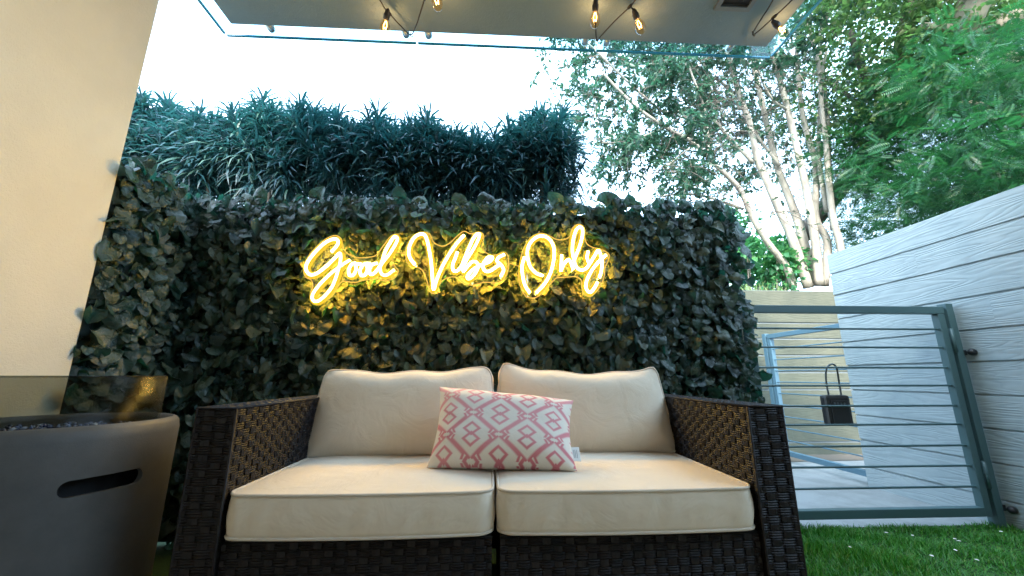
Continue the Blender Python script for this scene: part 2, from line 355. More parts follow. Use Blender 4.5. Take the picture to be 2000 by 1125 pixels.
# ---------------- balcony
BZ = 2.45
balc = thing('balcony', (0, -.1, BZ), 'overhanging balcony with grey stucco underside and glass guard along its edges', 'balcony')
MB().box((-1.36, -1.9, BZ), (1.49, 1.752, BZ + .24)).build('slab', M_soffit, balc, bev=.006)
def glass(a, b):
    p = MB().box(a, b).build('glass_panel', M_glass, balc)
    lo = MB(); th = .0016
    lo.box((a[0] + .0005, a[1] + .0005, a[2] - .009), (b[0] - .0005, b[1] - .0005, a[2] - .0005)); lo.build('panel_edge', M_gedge, p)
    return p
xs = [-1.418, at(816, 79, Z=BZ)[0] - .004, at(1165, 92, Z=BZ)[0] - .004, 1.552]
for i in range(3): glass((xs[i] + .004, 1.806, BZ - .006), (xs[i + 1] - .004, 1.818, BZ + 1.05))
for X in (-1.42, 1.553):
    for a, b in ((-1.88, -.1), (-.09, 1.80)): glass((X - .006, a, BZ - .006), (X + .006, b, BZ + 1.05))
for x_ in (at(521, 55, Z=BZ)[0], xs[1] - .06, xs[1] + .06, xs[2] - .06, xs[2] + .06, at(1437, 88, Z=BZ)[0]):
    MB().lathe([(0, -.062), (.018, -.062), (.02, -.055), (.02, 0), (0, 0)], (x_, 1.752, BZ + .035), 16, Matrix.Rotation(math.pi / 2, 3, 'X')).build('standoff', M_std, balc, sm=True)
for yy in (1.45, .4):
    for X, sg in ((-1.36, -1), (1.49, 1)):
        MB().lathe([(0, .062), (.018, .062), (.02, .055), (.02, 0), (0, 0)], (X, yy, BZ + .035), 16, Matrix.Rotation(sg * math.pi / 2, 3, 'Y')).build('standoff', M_std, balc, sm=True)
# vent under the slab
vt = thing('ceiling_vent', (1.165, 1.44, BZ), 'square dark ceiling vent with grey frame under the balcony', 'vent')
fr = MB(); x0, x1, y0, y1 = 1.07, 1.25, 1.36, 1.54; z0, z1 = BZ - .012, BZ - .001
fr.box((x0, y0, z0), (x1, y0 + .022, z1)); fr.box((x0, y1 - .022, z0), (x1, y1, z1)); fr.box((x0, y0 + .022, z0), (x0 + .022, y1 - .022, z1)); fr.box((x1 - .022, y0 + .022, z0), (x1, y1 - .022, z1))
Mv, _ = mat('vent_frame_paint', (.16, .18, .20), .5); fr.build('frame', Mv, vt)
Mvd, _ = mat('vent_dark', (.015, .016, .02), .8); MB().box((x0 + .022, y0 + .022, BZ - .003), (x1 - .022, y1 - .022, BZ - .001)).build('grille', Mvd, vt)
for k in range(6):
    y_ = y0 + .032 + k * .0225; MB().box((x0 + .023, y_, BZ - .009), (x1 - .023, y_ + .003, BZ - .004)).build('slat', Mvd, vt)

# ---------------- string lights
def bulb(px, py, Z, sock, label, lamp=True):
    p = Vector(at(px, py, Z=Z)) if px is not None else Vector(sock[0])
    t = thing('string_light_bulb', p, label, 'light bulb', 'string light bulbs under the balcony')
    ax = (Vector(sock[1]) - p).normalized() if px is not None else Vector((0, 0, 1))
    M = ax.to_track_quat('Z', 'Y').to_matrix()
    MB().lathe([(.0005, -.042), (.010, -.040), (.019, -.031), (.0245, -.016), (.0245, .000), (.020, .014), (.014, .026), (.012, .034)], p, 16, M).build('bulb_glass', M_bulbg, t, sm=True)
    MB().lathe([(.0005, .078), (.008, .076), (.011, .068), (.0125, .058), (.015, .054), (.015, .032), (.010, .030), (.0005, .030)], p, 14, M).build('socket', M_cord, t, sm=True)
    f = MB()
    for s in (-1, 1): f.tube([p + M @ Vector((s * .002, 0, .024)), p + M @ Vector((s * .0075, 0, .004)), p + M @ Vector((s * .005, .002, -.014)), p + M @ Vector((s * .001, 0, -.004))], .0013, 6)
    f.build('filament', M_fil, t)
    if lamp:
        l = bpy.data.lights.new('bulb_glow', 'POINT'); l.energy = BULB_W; l.color = (1, .62, .30); l.shadow_soft_size = .012
        lo = bpy.data.objects.new('bulb_glow', l); COL.objects.link(lo); lo.location = p; 
        lo.parent = t; lo.matrix_parent_inverse = Matrix.Translation(t.location).inverted()
    return p, p + ax * .075
BULB_W = 0.085
def cordpt(px, py, z): return tuple(at(px, py, Z=z))
cords = []
# left zigzag
b1, s1 = bulb(752, 52, 2.36, (None, cordpt(757, 22, 2.40)), 'glowing clear bulb hanging leftmost, above the word Good')
b2, s2 = bulb(853, 2, 2.36, (None, cordpt(848, -25, 2.40)), 'glowing clear bulb cut by the top edge, right of the black cord loop')
h1 = cordpt(802, 68, 2.435)
c1 = [cordpt(680, -80, 2.42), cordpt(738, -5, 2.415), cordpt(750, 14, 2.415), cordpt(760, 26, 2.415), cordpt(782, 50, 2.42), h1, cordpt(812, 52, 2.42), cordpt(820, 28, 2.415), cordpt(830, -4, 2.41), cordpt(850, -60, 2.41)]
h2 = cordpt(1165, 76, 2.435)
b3, s3 = bulb(1162, 36, 2.37, (None, cordpt(1163, 10, 2.40)), 'glowing clear bulb hanging straight down above the word Only')
b4, s4 = bulb(1249, 50, 2.36, (None, cordpt(1240, 25, 2.40)), 'glowing clear bulb hanging tilted from the cord fork, right of the straight one')
c2 = [cordpt(1150, -90, 2.41), cordpt(1160, -8, 2.425), cordpt(1162, 20, 2.43), h2, cordpt(1174, 70, 2.43), cordpt(1200, 42, 2.42), cordpt(1230, 13, 2.415), cordpt(1250, -12, 2.41), cordpt(1300, -80, 2.41)]
h3 = cordpt(1470, 66, 2.435)
b5, s5 = bulb(1528, 60, 2.37, (None, cordpt(1508, 40, 2.40)), 'glowing clear bulb beside the balcony corner, in front of the tree')
c3 = [cordpt(1540, -60, 2.42), cordpt(1507, 5, 2.42), cordpt(1485, 40, 2.42), h3, cordpt(1480, 62, 2.42), cordpt(1512, 33, 2.41), cordpt(1545, 2, 2.41), cordpt(1600, -60, 2.41)]
for c, ss, nm in ((c1, [(s1, 3), (s2, 8)], 'zigzag black light cord hooked to the balcony edge above the word Good'), (c2, [(s3, 1), (s4, 6)], 'black light cord forming a V above the word Only'), (c3, [(s5, 5)], 'black light cord looped in a hairpin beside the vent')):
    t = thing('light_cord', c[0], nm, 'light cord', 'string light cords under the balcony')
    P = cr(c, 5); MB().tube(P, .0032, 6).build('cord', M_cord, t, sm=True)
    for s, k in ss:
        MB().tube([c[k], tuple((np.array(c[k]) + np.array(s)) / 2), tuple(s)], [.004, .0035, .006], 6).build('drop_lead', M_cord, t, sm=True)
        a = np.array(c[k]); d = np.array(P[min(k * 5 + 2, len(P) - 1)]) - a; d /= np.linalg.norm(d)
        MB().tube([a - d * .018, a - d * .008, a + d * .008, a + d * .018], [.0035, .0075, .0075, .0035], 8).build('tee', M_cord, t, sm=True)
for h, nm in ((h1, 'small hook at the cord point above the word Good'), (h2, 'small hook at the cord point above the word Only'), (h3, 'small hook at the tip of the hairpin cord beside the vent')):
    tag(MB().tube([(h[0], h[1], BZ - .001), (h[0], h[1], BZ - .022), (h[0] + .006, h[1], BZ - .03), (h[0] + .012, h[1], BZ - .022)], .0025, 6).build('cord_hook', M_cord), nm, 'hook')
# the same strings carry on back to the house
for i, (x, y) in enumerate([(-1.0, .9), (-.45, .2), (.25, .75), (.9, .2), (-.9, -.6), (.1, -.7), (1.0, -.9)]):
    p = Vector((x, y, 2.34)); bulb(None, None, 0, (p, None), 'glowing clear bulb out of frame under the ' + ['front left', 'middle left', 'front middle', 'right middle', 'rear left', 'rear middle', 'rear right'][i] + ' of the balcony')

# ================================================================= LEAF WALL
def ivy_leaf(seed, n=5):
    """heart-shaped leaf, stalk end at origin, tip at -Y ... lies in XY, faces +Z; about 1 unit long, crumpled"""
    r = np.random.default_rng(seed); V = []; F = []
    prof = [(.10, .12), (.06, .40), (.26, .50), (.5, .47), (.75, .33), (1.0, .0)]
    rows = []
    ph = r.uniform(0, 6, 4); cup = r.uniform(-.5, .9); curl = r.uniform(-.4, .9)
    for i, (y, w) in enumerate(prof):
        row = []
        for s in ([-1, -.5, 0, .5, 1] if i < 5 else [0]):
            x = s * w; yy = y - (0.10 if (i == 0 and s == 0) else 0) * 0 + (.06 * abs(s) if i == 0 else 0) - (.10 * abs(s) if i == 1 else 0)
            z = cup * x * x * 1.6 - curl * yy * yy * .6 + .085 * math.sin(7 * x + ph[0]) * math.cos(6 * yy + ph[1]) + r.normal() * .03 + (.04 if abs(s) == .5 else 0)
            V.append((x, -yy, z)); row.append(len(V) - 1)
        rows.append(row)
    for a, b in zip(rows[:-1], rows[1:]):
        if len(b) == 5:
            for k in range(4):
                F.append((a[k], b[k], b[k + 1])); F.append((a[k], b[k + 1], a[k + 1]))
        else:
            for k in range(4): F.append((a[k], b[0], a[k + 1]))
    return np.array(V), np.array(F)
IVY = [ivy_leaf(s) for s in range(8)]
IVYM = []
for V_, F_ in IVY:
    me = mesh_np('ivy_leaf', V_, F_); smooth(me); me.materials.append(M_ivy); IVYM.append(me)
def leaf_mats(K, nrm, size, rng, tilt=.34, droop=.5):
    """orientation: leaf face normal ~ nrm, leaf points down"""
    out = []
    nrm = np.array(nrm, float)
    for k in range(K):
        n = nrm + rng.normal(size=3) * tilt * rng.choice([.7, 1.0, 1.6]) + np.array([0, 0, droop * rng.uniform(.1, 1)]); n /= np.linalg.norm(n)
        dn = np.array([rng.normal() * .55, rng.normal() * .55, -1.0]); dn = dn - n * dn.dot(n); dn /= np.linalg.norm(dn)
        x = np.cross(dn, n) * -1
        s = size * rng.choice([rng.uniform(.55, .85), rng.uniform(.85, 1.1), rng.uniform(1.05, 1.35)])
        out.append(np.stack([x * rng.uniform(.85, 1.1), -dn, n], 1) * s)
    return np.array(out)
def leaf_wall(root, P, nrm, size, rng, pick, label=''):
    """P (K,3) leaf anchors sorted; pick -> indices that become single parts"""
    K = len(P); Ms = leaf_mats(K, nrm, size, rng); var = rng.integers(0, 8, K)
    Mi = root.matrix_basis.inverted()
    pk = set(pick)
    for i in pick:
        o = bpy.data.objects.new('leaf', IVYM[var[i]]); COL.objects.link(o); o.parent = root
        o.matrix_basis = Mi @ (Matrix.Translation(Vector(P[i])) @ Matrix(Ms[i].tolist()).to_4x4())
    Vs = []; Fs = []; off = 0
    for v in range(8):
        ids = [i for i in range(K) if var[i] == v and i not in pk]
        if not ids: continue
        V, F = scatter(IVY[v][0], IVY[v][1], Ms[ids], P[ids]); Vs.append(V); Fs.append(F + off); off += len(V)
    me = mesh_np('leaf_mass', np.concatenate(Vs), np.concatenate(Fs)); smooth(me)
    return stuff(link('leaf_mass', me, M_ivy, root))
M_lat, _ = mat('leaf_panel_backing', (.012, .022, .018), .9)
rg = np.random.default_rng(5)
gw = thing('leaf_screen', (-.1, 1.88, 0), 'artificial ivy privacy screen behind the sofa, carrying the glowing words', 'hedge screen')
MB().box((-1.50, 1.875, .02), (1.19, 1.905, 1.49)).build('backing_panel', M_lat, gw)
def jitgrid(u0, u1, v0, v1, st, rng):
    us = np.arange(u0, u1, st); vs = np.arange(v0, v1, st); U, V_ = np.meshgrid(us, vs)
    U = U + rng.normal(size=U.shape) * st * .33 + (np.arange(len(vs)) % 2)[:, None] * st * .5; V_ = V_ + rng.normal(size=V_.shape) * st * .33
    return U.ravel(), V_.ravel()
A = []
for (st, y, z1) in ((.042, 1.862, 1.53), (.038, 1.837, 1.535), (.044, 1.812, 1.53)):
    u, v = jitgrid(-1.46, 1.235, .05 if y > 1.83 else .30, z1, st, rg)
    hump = .02 * np.sin(u * 3.1) * np.sin(v * 4.3 + 1) + .014 * np.sin(u * 9 + v * 7)
    A.append(np.stack([u, y + hump * .7 + rg.normal(size=u.shape) * .007, v], 1))
P1 = np.concatenate(A)
front = np.array([p[1] for p in P1]); vis = [i for i in range(len(P1)) if P1[i][2] > .66 and P1[i][1] < 1.818 and -1.40 < P1[i][0] < 1.25]
rg.shuffle(vis); leaf_wall(gw, P1, (0, -1, 0), .054, rg, vis[:254])
gs = thing('side_leaf_screen', (-1.43, 1.65, 0), 'narrow ivy screen return against the cream wall, turning toward the viewer', 'hedge screen')
MB().box((-1.475, 1.44, .02), (-1.447, 1.87, 1.49)).build('backing_panel', M_lat, gs)
A = []
for (st, x, y0) in ((.044, -1.438, 1.47), (.042, -1.418, 1.465), (.050, -1.398, 1.455)):
    u, v = jitgrid(y0, 1.85, .05, 1.545, st, rg); A.append(np.stack([x + rg.normal(size=u.shape) * .012, u, v], 1))
P2 = np.concatenate(A); vis = [i for i in range(len(P2)) if P2[i][0] > -1.405 and P2[i][2] > .5]; rg.shuffle(vis)
leaf_wall(gs, P2, (1, -.35, 0), .057, rg, vis[:200])
# leaves that stand up along the top edge, lit through by the sky
rgt = np.random.default_rng(77)
for k in range(46):
    x = rgt.uniform(-1.4, 1.22) if k < 26 else rgt.uniform(.3, 1.22)
    s = rgt.uniform(.055, .08); v = rgt.integers(0, 8); o = bpy.data.objects.new('leaf', IVYM[v]); COL.objects.link(o); o.parent = gw
    o.matrix_basis = gw.matrix_basis.inverted() @ Matrix.Translation((x, rgt.uniform(1.80, 1.86), 1.50 + rgt.uniform(0, .025))) @ Matrix.Rotation(rgt.normal(0, .5), 4, 'Y') @ Matrix.Rotation(math.radians(90) + rgt.normal(0, .3), 4, 'X') @ Matrix.Rotation(math.pi, 4, 'Z') @ Matrix.Scale(s, 4)
# ================================================================= NEON SIGN
SY = 1.752
def z1(x, y): return (580 + x * .16, 430 + y * .16)
def z2(x, y): return (780 + x * .1422, 430 + y * .1422)
def z3(x, y): return (1000 + x * .1422, 430 + y * .1422)
G = [[(425,392),(480,330),(508,280),(490,240),(440,236),(340,285),(230,390),(150,490),(113,570),(125,630),(170,668),(240,655),(320,600),(400,530),(470,460),(520,408),(537,430),(535,500),(510,600),(480,700),(430,820),(350,920),(270,985),(215,988),(190,940),(220,870),(300,770),(400,670),(500,590),(570,540),(650,490)],
     [(722,525),(670,545),(635,610),(645,672),(690,672),(722,615),(722,560),(735,535),(790,540)],
     [(870,528),(815,545),(775,610),(785,672),(830,672),(862,615),(862,560),(880,535),(900,530)],
     [(985,528),(925,545),(888,605),(900,660),(945,650),(1000,585),(1040,510),(1080,385),(1140,275),(1190,207),(1228,225),(1210,290),(1130,420),(1050,520),(1018,590),(1040,660),(1100,672),(1190,608)]]
V = [[(215,610),(160,540),(130,450),(150,340),(210,240),(290,195),(350,210),(385,290),(415,430),(440,600),(455,780),(472,955),(510,830),(580,660),(680,480),(790,320),(890,210)],
     [(797,440),(770,520),(733,620),(742,690),(790,702),(850,640),(900,520),(950,400),(1010,270),(1060,200),(1103,200),(1085,270),(1020,400),(940,530),(885,640),(880,705),(935,640),(1000,575),(1062,582),(1082,640),(1050,720),(990,790),(945,805),(937,765),(1000,690),(1080,640),(1160,605),(1240,572),(1278,520),(1230,508),(1170,570),(1148,640),(1180,700),(1240,702),(1330,645),(1395,600)],
     [(1445,475),(1370,510),(1342,565),(1400,620),(1432,690),(1392,775)]]
O = [[(425,765),(330,730),(250,640),(215,520),(215,400),(270,290),(370,225),(470,235),(545,310),(578,420),(570,560),(530,720),(450,870),(330,1000)],
     [(245,1000),(180,900),(145,760),(140,620),(172,510)],
     [(680,480),(677,580),(668,700),(710,610),(770,545),(805,585),(838,680)],
     [(852,560),(828,440),(835,300),(870,160),(920,98),(962,120),(965,210),(930,350),(880,480),(855,560),(880,640),(940,687),(1010,668),(1065,600),(1120,510),(1180,418),(1212,480),(1232,580),(1222,700),(1195,790)],
     [(1045,430),(1028,510),(1052,585),(1085,570)],
     [(1290,480),(1220,540),(1130,640),(1050,770),(1012,880),(1025,960),(1075,992),(1130,930),(1172,855)]]
GO = [(100,500),(200,360),(330,240),(460,185),(540,230),(560,330),(620,410),(740,455),(880,450),(970,420),(1060,300),(1150,190),(1230,175),(1265,260),(1210,370),(1160,440),(1170,520),(1200,570),(1235,620),(1190,700),(1070,740),(980,710),(820,730),(700,760),(560,745),(500,800),(430,920),(330,990),(240,1025),(165,990),(160,900),(190,800),(170,730),(100,690),(78,600)]
VO = [(100,560),(85,420),(130,290),(220,190),(340,160),(420,200),(470,300),(580,355),(680,320),(800,210),(890,150),(980,185),(1100,160),(1160,220),(1130,380),(1200,450),(1310,480),(1430,435),(1490,480),(1500,560),(1490,700),(1440,800),(1330,860),(1180,850),(1000,890),(880,860),(800,790),(700,780),(600,820),(540,900),(500,1000),(430,990),(390,880),(340,720),(260,650),(160,630)]
OO = [(100,640),(130,480),(190,330),(280,220),(400,178),(500,205),(620,265),(730,260),(800,210),(830,110),(910,55),(985,90),(995,200),(1030,320),(1120,375),(1220,395),(1335,470),(1320,560),(1280,650),(1270,760),(1230,880),(1160,980),(1080,1045),(990,1010),(960,920),(950,820),(880,775),(760,780),(620,790),(550,850),(440,970),(330,1060),(200,1050),(120,920),(90,780)]
def sign(strokes, outl, zf, word, label):
    pts = [at(*zf(*p), Y=SY + .012) for p in outl]; c = np.mean(pts, 0)
    t = thing('neon_sign', (c[0], SY, c[2]), label, 'neon sign', 'three acrylic panels of the glowing slogan')
    Q = cr(pts, 4, True); n = len(Q)
    F = [tuple(range(n)), tuple(range(2 * n - 1, n - 1, -1))] + [(i, i + n, (i + 1) % n + n, (i + 1) % n) for i in range(n)]
    m = MB(); m.add([(q[0], SY + .012, q[2]) for q in Q] + [(q[0], SY + .017, q[2]) for q in Q], F)
    pan = m.build('acrylic_panel', M_acr, t)
    MB().tube([(q[0], SY + .0145, q[2]) for q in Q], .0021, 5, closed=True).build('lit_edge', M_rim, pan)
    for s in strokes:
        P = cr([at(*zf(*p), Y=SY) for p in s], 6)
        MB().tube([(p[0], SY + .0265, p[2]) for p in P], .0028, 5).build('added_fill_strip', M_leaf_fill, t, sm=True)  # hidden emitter added to throw yellow light back onto the leaves
        MB().tube([(p[0], SY - .001, p[2]) for p in P], .0070, 8).build('neon_tube', M_neon, t, sm=True)
        # flat silicone jacket behind the tube, widened and lit to imitate its yellow halo
        MB().tube([(p[0], SY + .0095, p[2]) for p in P], .0158, 8).build('halo_jacket', M_halo, t, sm=True).scale = (1, 1, 1)
    for q in (outl[3], outl[len(outl) // 2], outl[-6]):
        a = np.array(at(*zf(*q), Y=SY + .012)); a = a + (c - a) * .06
        MB().tube([(a[0], SY + .017, a[2]), (a[0], 1.86, a[2])], .004, 8).build('standoff', M_std, t)
    return t
sg = sign(G, GO, z1, 'Good', 'glowing yellow neon word Good on clear acrylic, left on the ivy screen')
sv = sign(V, VO, z2, 'Vibes', 'glowing yellow neon word Vibes on clear acrylic, in the middle of the slogan')
so_ = sign(O, OO, z3, 'Only', 'glowing yellow neon word Only on reflective clear acrylic, right in the slogan')
for a, b, nm in ((z1(1190, 405), z2(100, 470), 'thin clear wire between the neon words Good and Vibes'), (z2(1495, 600), z3(95, 640), 'thin clear wire between the neon words Vibes and Only')):
    A_ = at(*a, Y=SY + .02); B_ = at(*b, Y=SY + .02); m_ = (A_ + B_) / 2 + np.array([0, -.005, .004])
    tag(MB().tube(cr([A_, m_, B_], 6), .0016, 5).build('sign_wire', M_rim), nm, 'wire')

# ================================================================= SOFA
def weave(mb, o, u, v, n, w, h):
    """basket weave: bundles of 3 strands along u, wide strands along v."""
    o, u, v, n = map(lambda a: np.array(a, float), (o, u, v, n)); per = .050; bp = .0155; A = .0019
    rows = max(1, int(round(h / bp))); bp = h / rows; k2 = max(2, int(round(w / (per / 2)))); hp = w / k2; per = hp * 2
    seg = max(3, int(w / (per / 6))); us = np.linspace(0, w, seg + 1)
    V = []; F = []
    for r in range(rows):
        for s in range(3):
            vc = (r + (s + .5) / 3) * bp; hw = bp / 3 * .46
            hh = A * np.cos(2 * np.pi * (us / per + .5 * (r % 2)))
            hh = np.clip(hh * 1.6, -A, A)
            b = len(V)
            for i, x in enumerate(us):
                for dv, dh in ((-hw, -.0010), (0, .0008), (hw, -.0010)): V.append(o + u * x + v * (vc + dv) + n * (hh[i] + dh + .002))
            for i in range(seg):
                for q in (0, 1): F.append((b + i * 3 + q, b + (i + 1) * 3 + q, b + (i + 1) * 3 + q + 1, b + i * 3 + q + 1))
    for k in range(k2 + 1):
        xc = k * hp; hw = hp * .36; b = len(V); vs = []
        for r in range(rows):
            up = -math.cos(math.pi * (k + r)) * A * 1.25
            for f in (.12, .88): vs.append(((r + f) * bp, up))
        for vv, hh in vs:
            for du, dh in ((-hw, -.0006), (0, .0006), (hw, -.0006)):
                V.append(o + u * min(max(xc + du, 0), w) + v * vv + n * (hh + dh + .0018))
        for i in range(len(vs) - 1):
            for q in (0, 1): F.append((b + i * 3 + q, b + i * 3 + q + 1, b + (i + 1) * 3 + q + 1, b + (i + 1) * 3 + q))
    mb.add(V, F)
SX0, SX1, AI0, AI1, SF, SB, AH = -.655, .698, -.570, .612, .952, 1.66, .612
sofa = thing('wicker_sofa', ((SX0 + SX1) / 2, 1.3, 0), 'dark brown wicker two-seat sofa in front of the ivy screen', 'sofa')
X_, Y_, Z_ = (1, 0, 0), (0, 1, 0), (0, 0, 1)
for (a, b, inner, outer, nin) in ((SX0, AI0, AI0, SX0, 1), (AI1, SX1, AI1, SX1, -1)):
    arm = MB().box((a + .003, SF + .003, .03), (b - .003, SB, AH - .003)).build('armrest', M_wdark, sofa)
    m = MB(); e = .003
    weave(m, (a, SF + e, .03), X_, Z_, (0, -1, 0), b - a, AH - .03 - .004)                 # front
    weave(m, (inner - nin * e, SF, .335), Y_, Z_, (nin, 0, 0), SB - SF, AH - .335 - .004)  # inside
    weave(m, (outer + nin * e, SF, .03), Y_, Z_, (-nin, 0, 0), SB - SF, AH - .03 - .004)   # outside
    weave(m, (a, SF, AH - e), X_, Y_, Z_, b - a, SB - SF)                                  # top
    stuff(m.build('weave', M_wick, arm))
    br = MB()
    for xx in (a + .001, b - .001): br.tube([(xx, SF + .001, .03), (xx, SF + .001, AH - .002)], .0032, 6); br.tube([(xx, SF, AH - .001), (xx, SB, AH - .001)], .0032, 6)
    br.tube([(a, SF + .001, AH - .001), (b, SF + .001, AH - .001)], .0032, 6)
    br.build('edge_braid', M_wick, arm, sm=True)
    for yy in (SF + .03, SB - .07): MB().box((a + .02, yy, 0), (b - .02, yy + .04, .03)).build('foot', M_black, sofa)
for (a, b) in ((AI0, .008), (.020, AI1)):
    base = MB().box((a + .003, SF + .018, .06), (b - .003, SB - .1, .338)).build('seat_base', M_wdark, sofa)
    m = MB(); weave(m, (a + .004, SF + .015, .06), X_, Z_, (0, -1, 0), b - a - .008, .275); stuff(m.build('weave', M_wick, base))
bk = MB().box((AI0, SB - .075, .3), (AI1, SB, AH)).build('backrest', M_wdark, sofa)
m = MB(); weave(m, (AI0, SB - .078, .34), X_, Z_, (0, -1, 0), AI1 - AI0, AH - .345); weave(m, (SX0, SB + .003, .05), X_, Z_, (0, 1, 0), SX1 - SX0, AH - .055); weave(m, (AI0, SB - .075, AH), X_, Y_, Z_, AI1 - AI0, .075)
stuff(m.build('weave', M_wick, bk))

def cushion(name, w, d, t, M, label, group, r=.045, puff=.022, sag=0, ear=0, seed=0, nu=64, nv=48, wr=.0035, cat='cushion', bulge=.008, shape=None):
    """box cushion lying in local XY (top +Z); M places it"""
    rr = np.random.default_rng(seed); ph = rr.uniform(0, 6.28, 12); fr = rr.uniform(5, 22, 12); an = rr.uniform(0, 3.14, 12)
    def outline(x, y):
        X, Y = x * w / 2, y * d / 2; ix, iy = w / 2 - r, d / 2 - r
        cx, cy = max(-ix, min(ix, X)), max(-iy, min(iy, Y)); qx, qy = X - cx, Y - cy; L = math.hypot(qx, qy)
        if qx and qy: k = max(abs(qx), abs(qy)) / L; qx *= k; qy *= k
        X, Y = cx + qx, cy + qy
        if shape: X, Y = shape(x, y, X, Y)
        return X, Y
    def wrk(X, Y): return sum(math.sin((X * math.cos(a) + Y * math.sin(a)) * f + p) / (1 + i * .3) for i, (a, f, p) in enumerate(zip(an, fr, ph))) * wr * .33
    V = []; F = []; idx = {}
    gu = np.sign(np.linspace(-1, 1, nu)) * (1 - (1 - np.abs(np.linspace(-1, 1, nu))) ** 1.35)
    gv = np.sign(np.linspace(-1, 1, nv)) * (1 - (1 - np.abs(np.linspace(-1, 1, nv))) ** 1.35)
    for s in (1, -1):
        for i, u in enumerate(gu):
            for j, v in enumerate(gv):
                X, Y = outline(u, v); e = (1 - u ** 4) ** .8 * (1 - v ** 4) ** .8 if abs(u) < 1 and abs(v) < 1 else 0
                V.append((X, Y, s * (t / 2 + puff * e) + wrk(X * 1.0, Y * 1.0 + s) * min(1, e * 3) * (1 if s > 0 else .5))); idx[s, i, j] = len(V) - 1
        for i in range(nu - 1):
            for j in range(nv - 1):
                f = (idx[s, i, j], idx[s, i + 1, j], idx[s, i + 1, j + 1], idx[s, i, j + 1]); F.append(f if s > 0 else f[::-1])
    loop = [(i, 0) for i in range(nu)] + [(nu - 1, j) for j in range(1, nv)] + [(i, nv - 1) for i in range(nu - 2, -1, -1)] + [(0, j) for j in range(nv - 2, 0, -1)]
    n = len(loop); rings = [[idx[1, i, j] for i, j in loop]]; K = 8
    for k in range(1, K):
        f = k / K; ring = []
        for q, (i, j) in enumerate(loop):
            a = np.array(V[idx[1, i, j]]); b = np.array(V[idx[-1, i, j]]); p = a + (b - a) * f
            i0, j0 = loop[(q - 1) % n]; i1, j1 = loop[(q + 1) % n]; tg = np.array(V[idx[1, i1, j1]]) - np.array(V[idx[1, i0, j0]])
            nr = np.array([tg[1], -tg[0], 0]); nr /= (np.linalg.norm(nr) + 1e-9)
            wv = .0018 * math.sin(p[0] * 60 + p[1] * 50 + ph[0] + f * 3) * math.sin(p[0] * 23 + ph[1]) + .0016 * math.sin(p[0] * 130 + p[1] * 90 + f * 5 + ph[2]) * math.sin(p[0] * 11 + 1)
            p = p + nr * (bulge * math.sin(math.pi * f) + wv * math.sin(math.pi * f)); V.append(tuple(p)); ring.append(len(V) - 1)
        rings.append(ring)
    rings.append([idx[-1, i, j] for i, j in loop])
    for a, b in zip(rings[:-1], rings[1:]):
        for q in range(n): F.append((a[q], b[q], b[(q + 1) % n], a[(q + 1) % n]))
    me = mesh_from(name, V, F); smooth(me)
    o = link(name, me, M_fab); o.matrix_world = M; tag(o, label, cat, group)
    for s in (1, -1):
        p = MB().tube([V[idx[s, i, j]] for i, j in loop], .0036, 6, closed=True); q = link('piping', mesh_from('piping', p.V, p.F), M_pipe); smooth(q.data); q.parent = o
    return o
# seat cushions
def seatshape(flip):
    def f(x, y, X, Y):
        Y += (-.012 * (1 - x * x) + .006) * (.5 - .5 * y) ; return X, Y
    return f
for (xa, xb, lab, sd, rz) in ((-.568, .006, 'left beige seat cushion with piped edges', 3, .0), (.018, .606, 'right beige seat cushion with piped edges', 8, .0)):
    M = Matrix.Translation(((xa + xb) / 2, .946 + .29, .390)) @ Matrix.Rotation(rz, 4, 'Z')
    cushion('seat_cushion', xb - xa, .58, .084, M, lab, 'seat cushions on the sofa', r=.034, puff=.009, seed=sd, shape=seatshape(0), wr=.003, bulge=.004)
# back cushions: local x = width, local y = up, local z = toward viewer
def backshape(ls, rs, seed):
    def f(x, y, X, Y):
        top = max(0, y); q = abs(x)
        Y += top ** 2 * (.015 * q ** 3 - .012 * (1 - q ** 2) + .006 * math.sin(x * 2.2 + seed))
        X *= 1 + .075 * (.5 - .5 * y) ** 1.5 + (-.02 * max(0, y) ** 2)
        Y += .004 * math.sin(x * 9 + seed) * top
        return X, Y
    return f
def stand(x0, x1, y_bot, z_bot, lean, roll, h, t):
    R = Matrix.Rotation(math.radians(90 - lean), 4, 'X'); c = Vector(((x0 + x1) / 2, y_bot, z_bot))
    return Matrix.Translation(c) @ Matrix.Rotation(roll, 4, 'Y') @ R @ Matrix.Translation((0, h / 2, -t / 2))
cushion('back_cushion', .575, .275, .10, stand(-.572, .003, 1.345, .436, 15, math.radians(0.0), .275, .10), 'left beige back cushion, slumped in the middle of its top', 'back cushions on the sofa', r=.03, puff=.05, seed=21, shape=backshape(0, 0, 1), wr=.004, bulge=.006)
cushion('back_cushion', .575, .280, .10, stand(.026, .603, 1.365, .436, 15, math.radians(0.3), .28, .10), 'right beige back cushion leaning beside the right armrest', 'back cushions on the sofa', r=.03, puff=.05, seed=34, shape=backshape(0, 0, 4), wr=.004, bulge=.006)

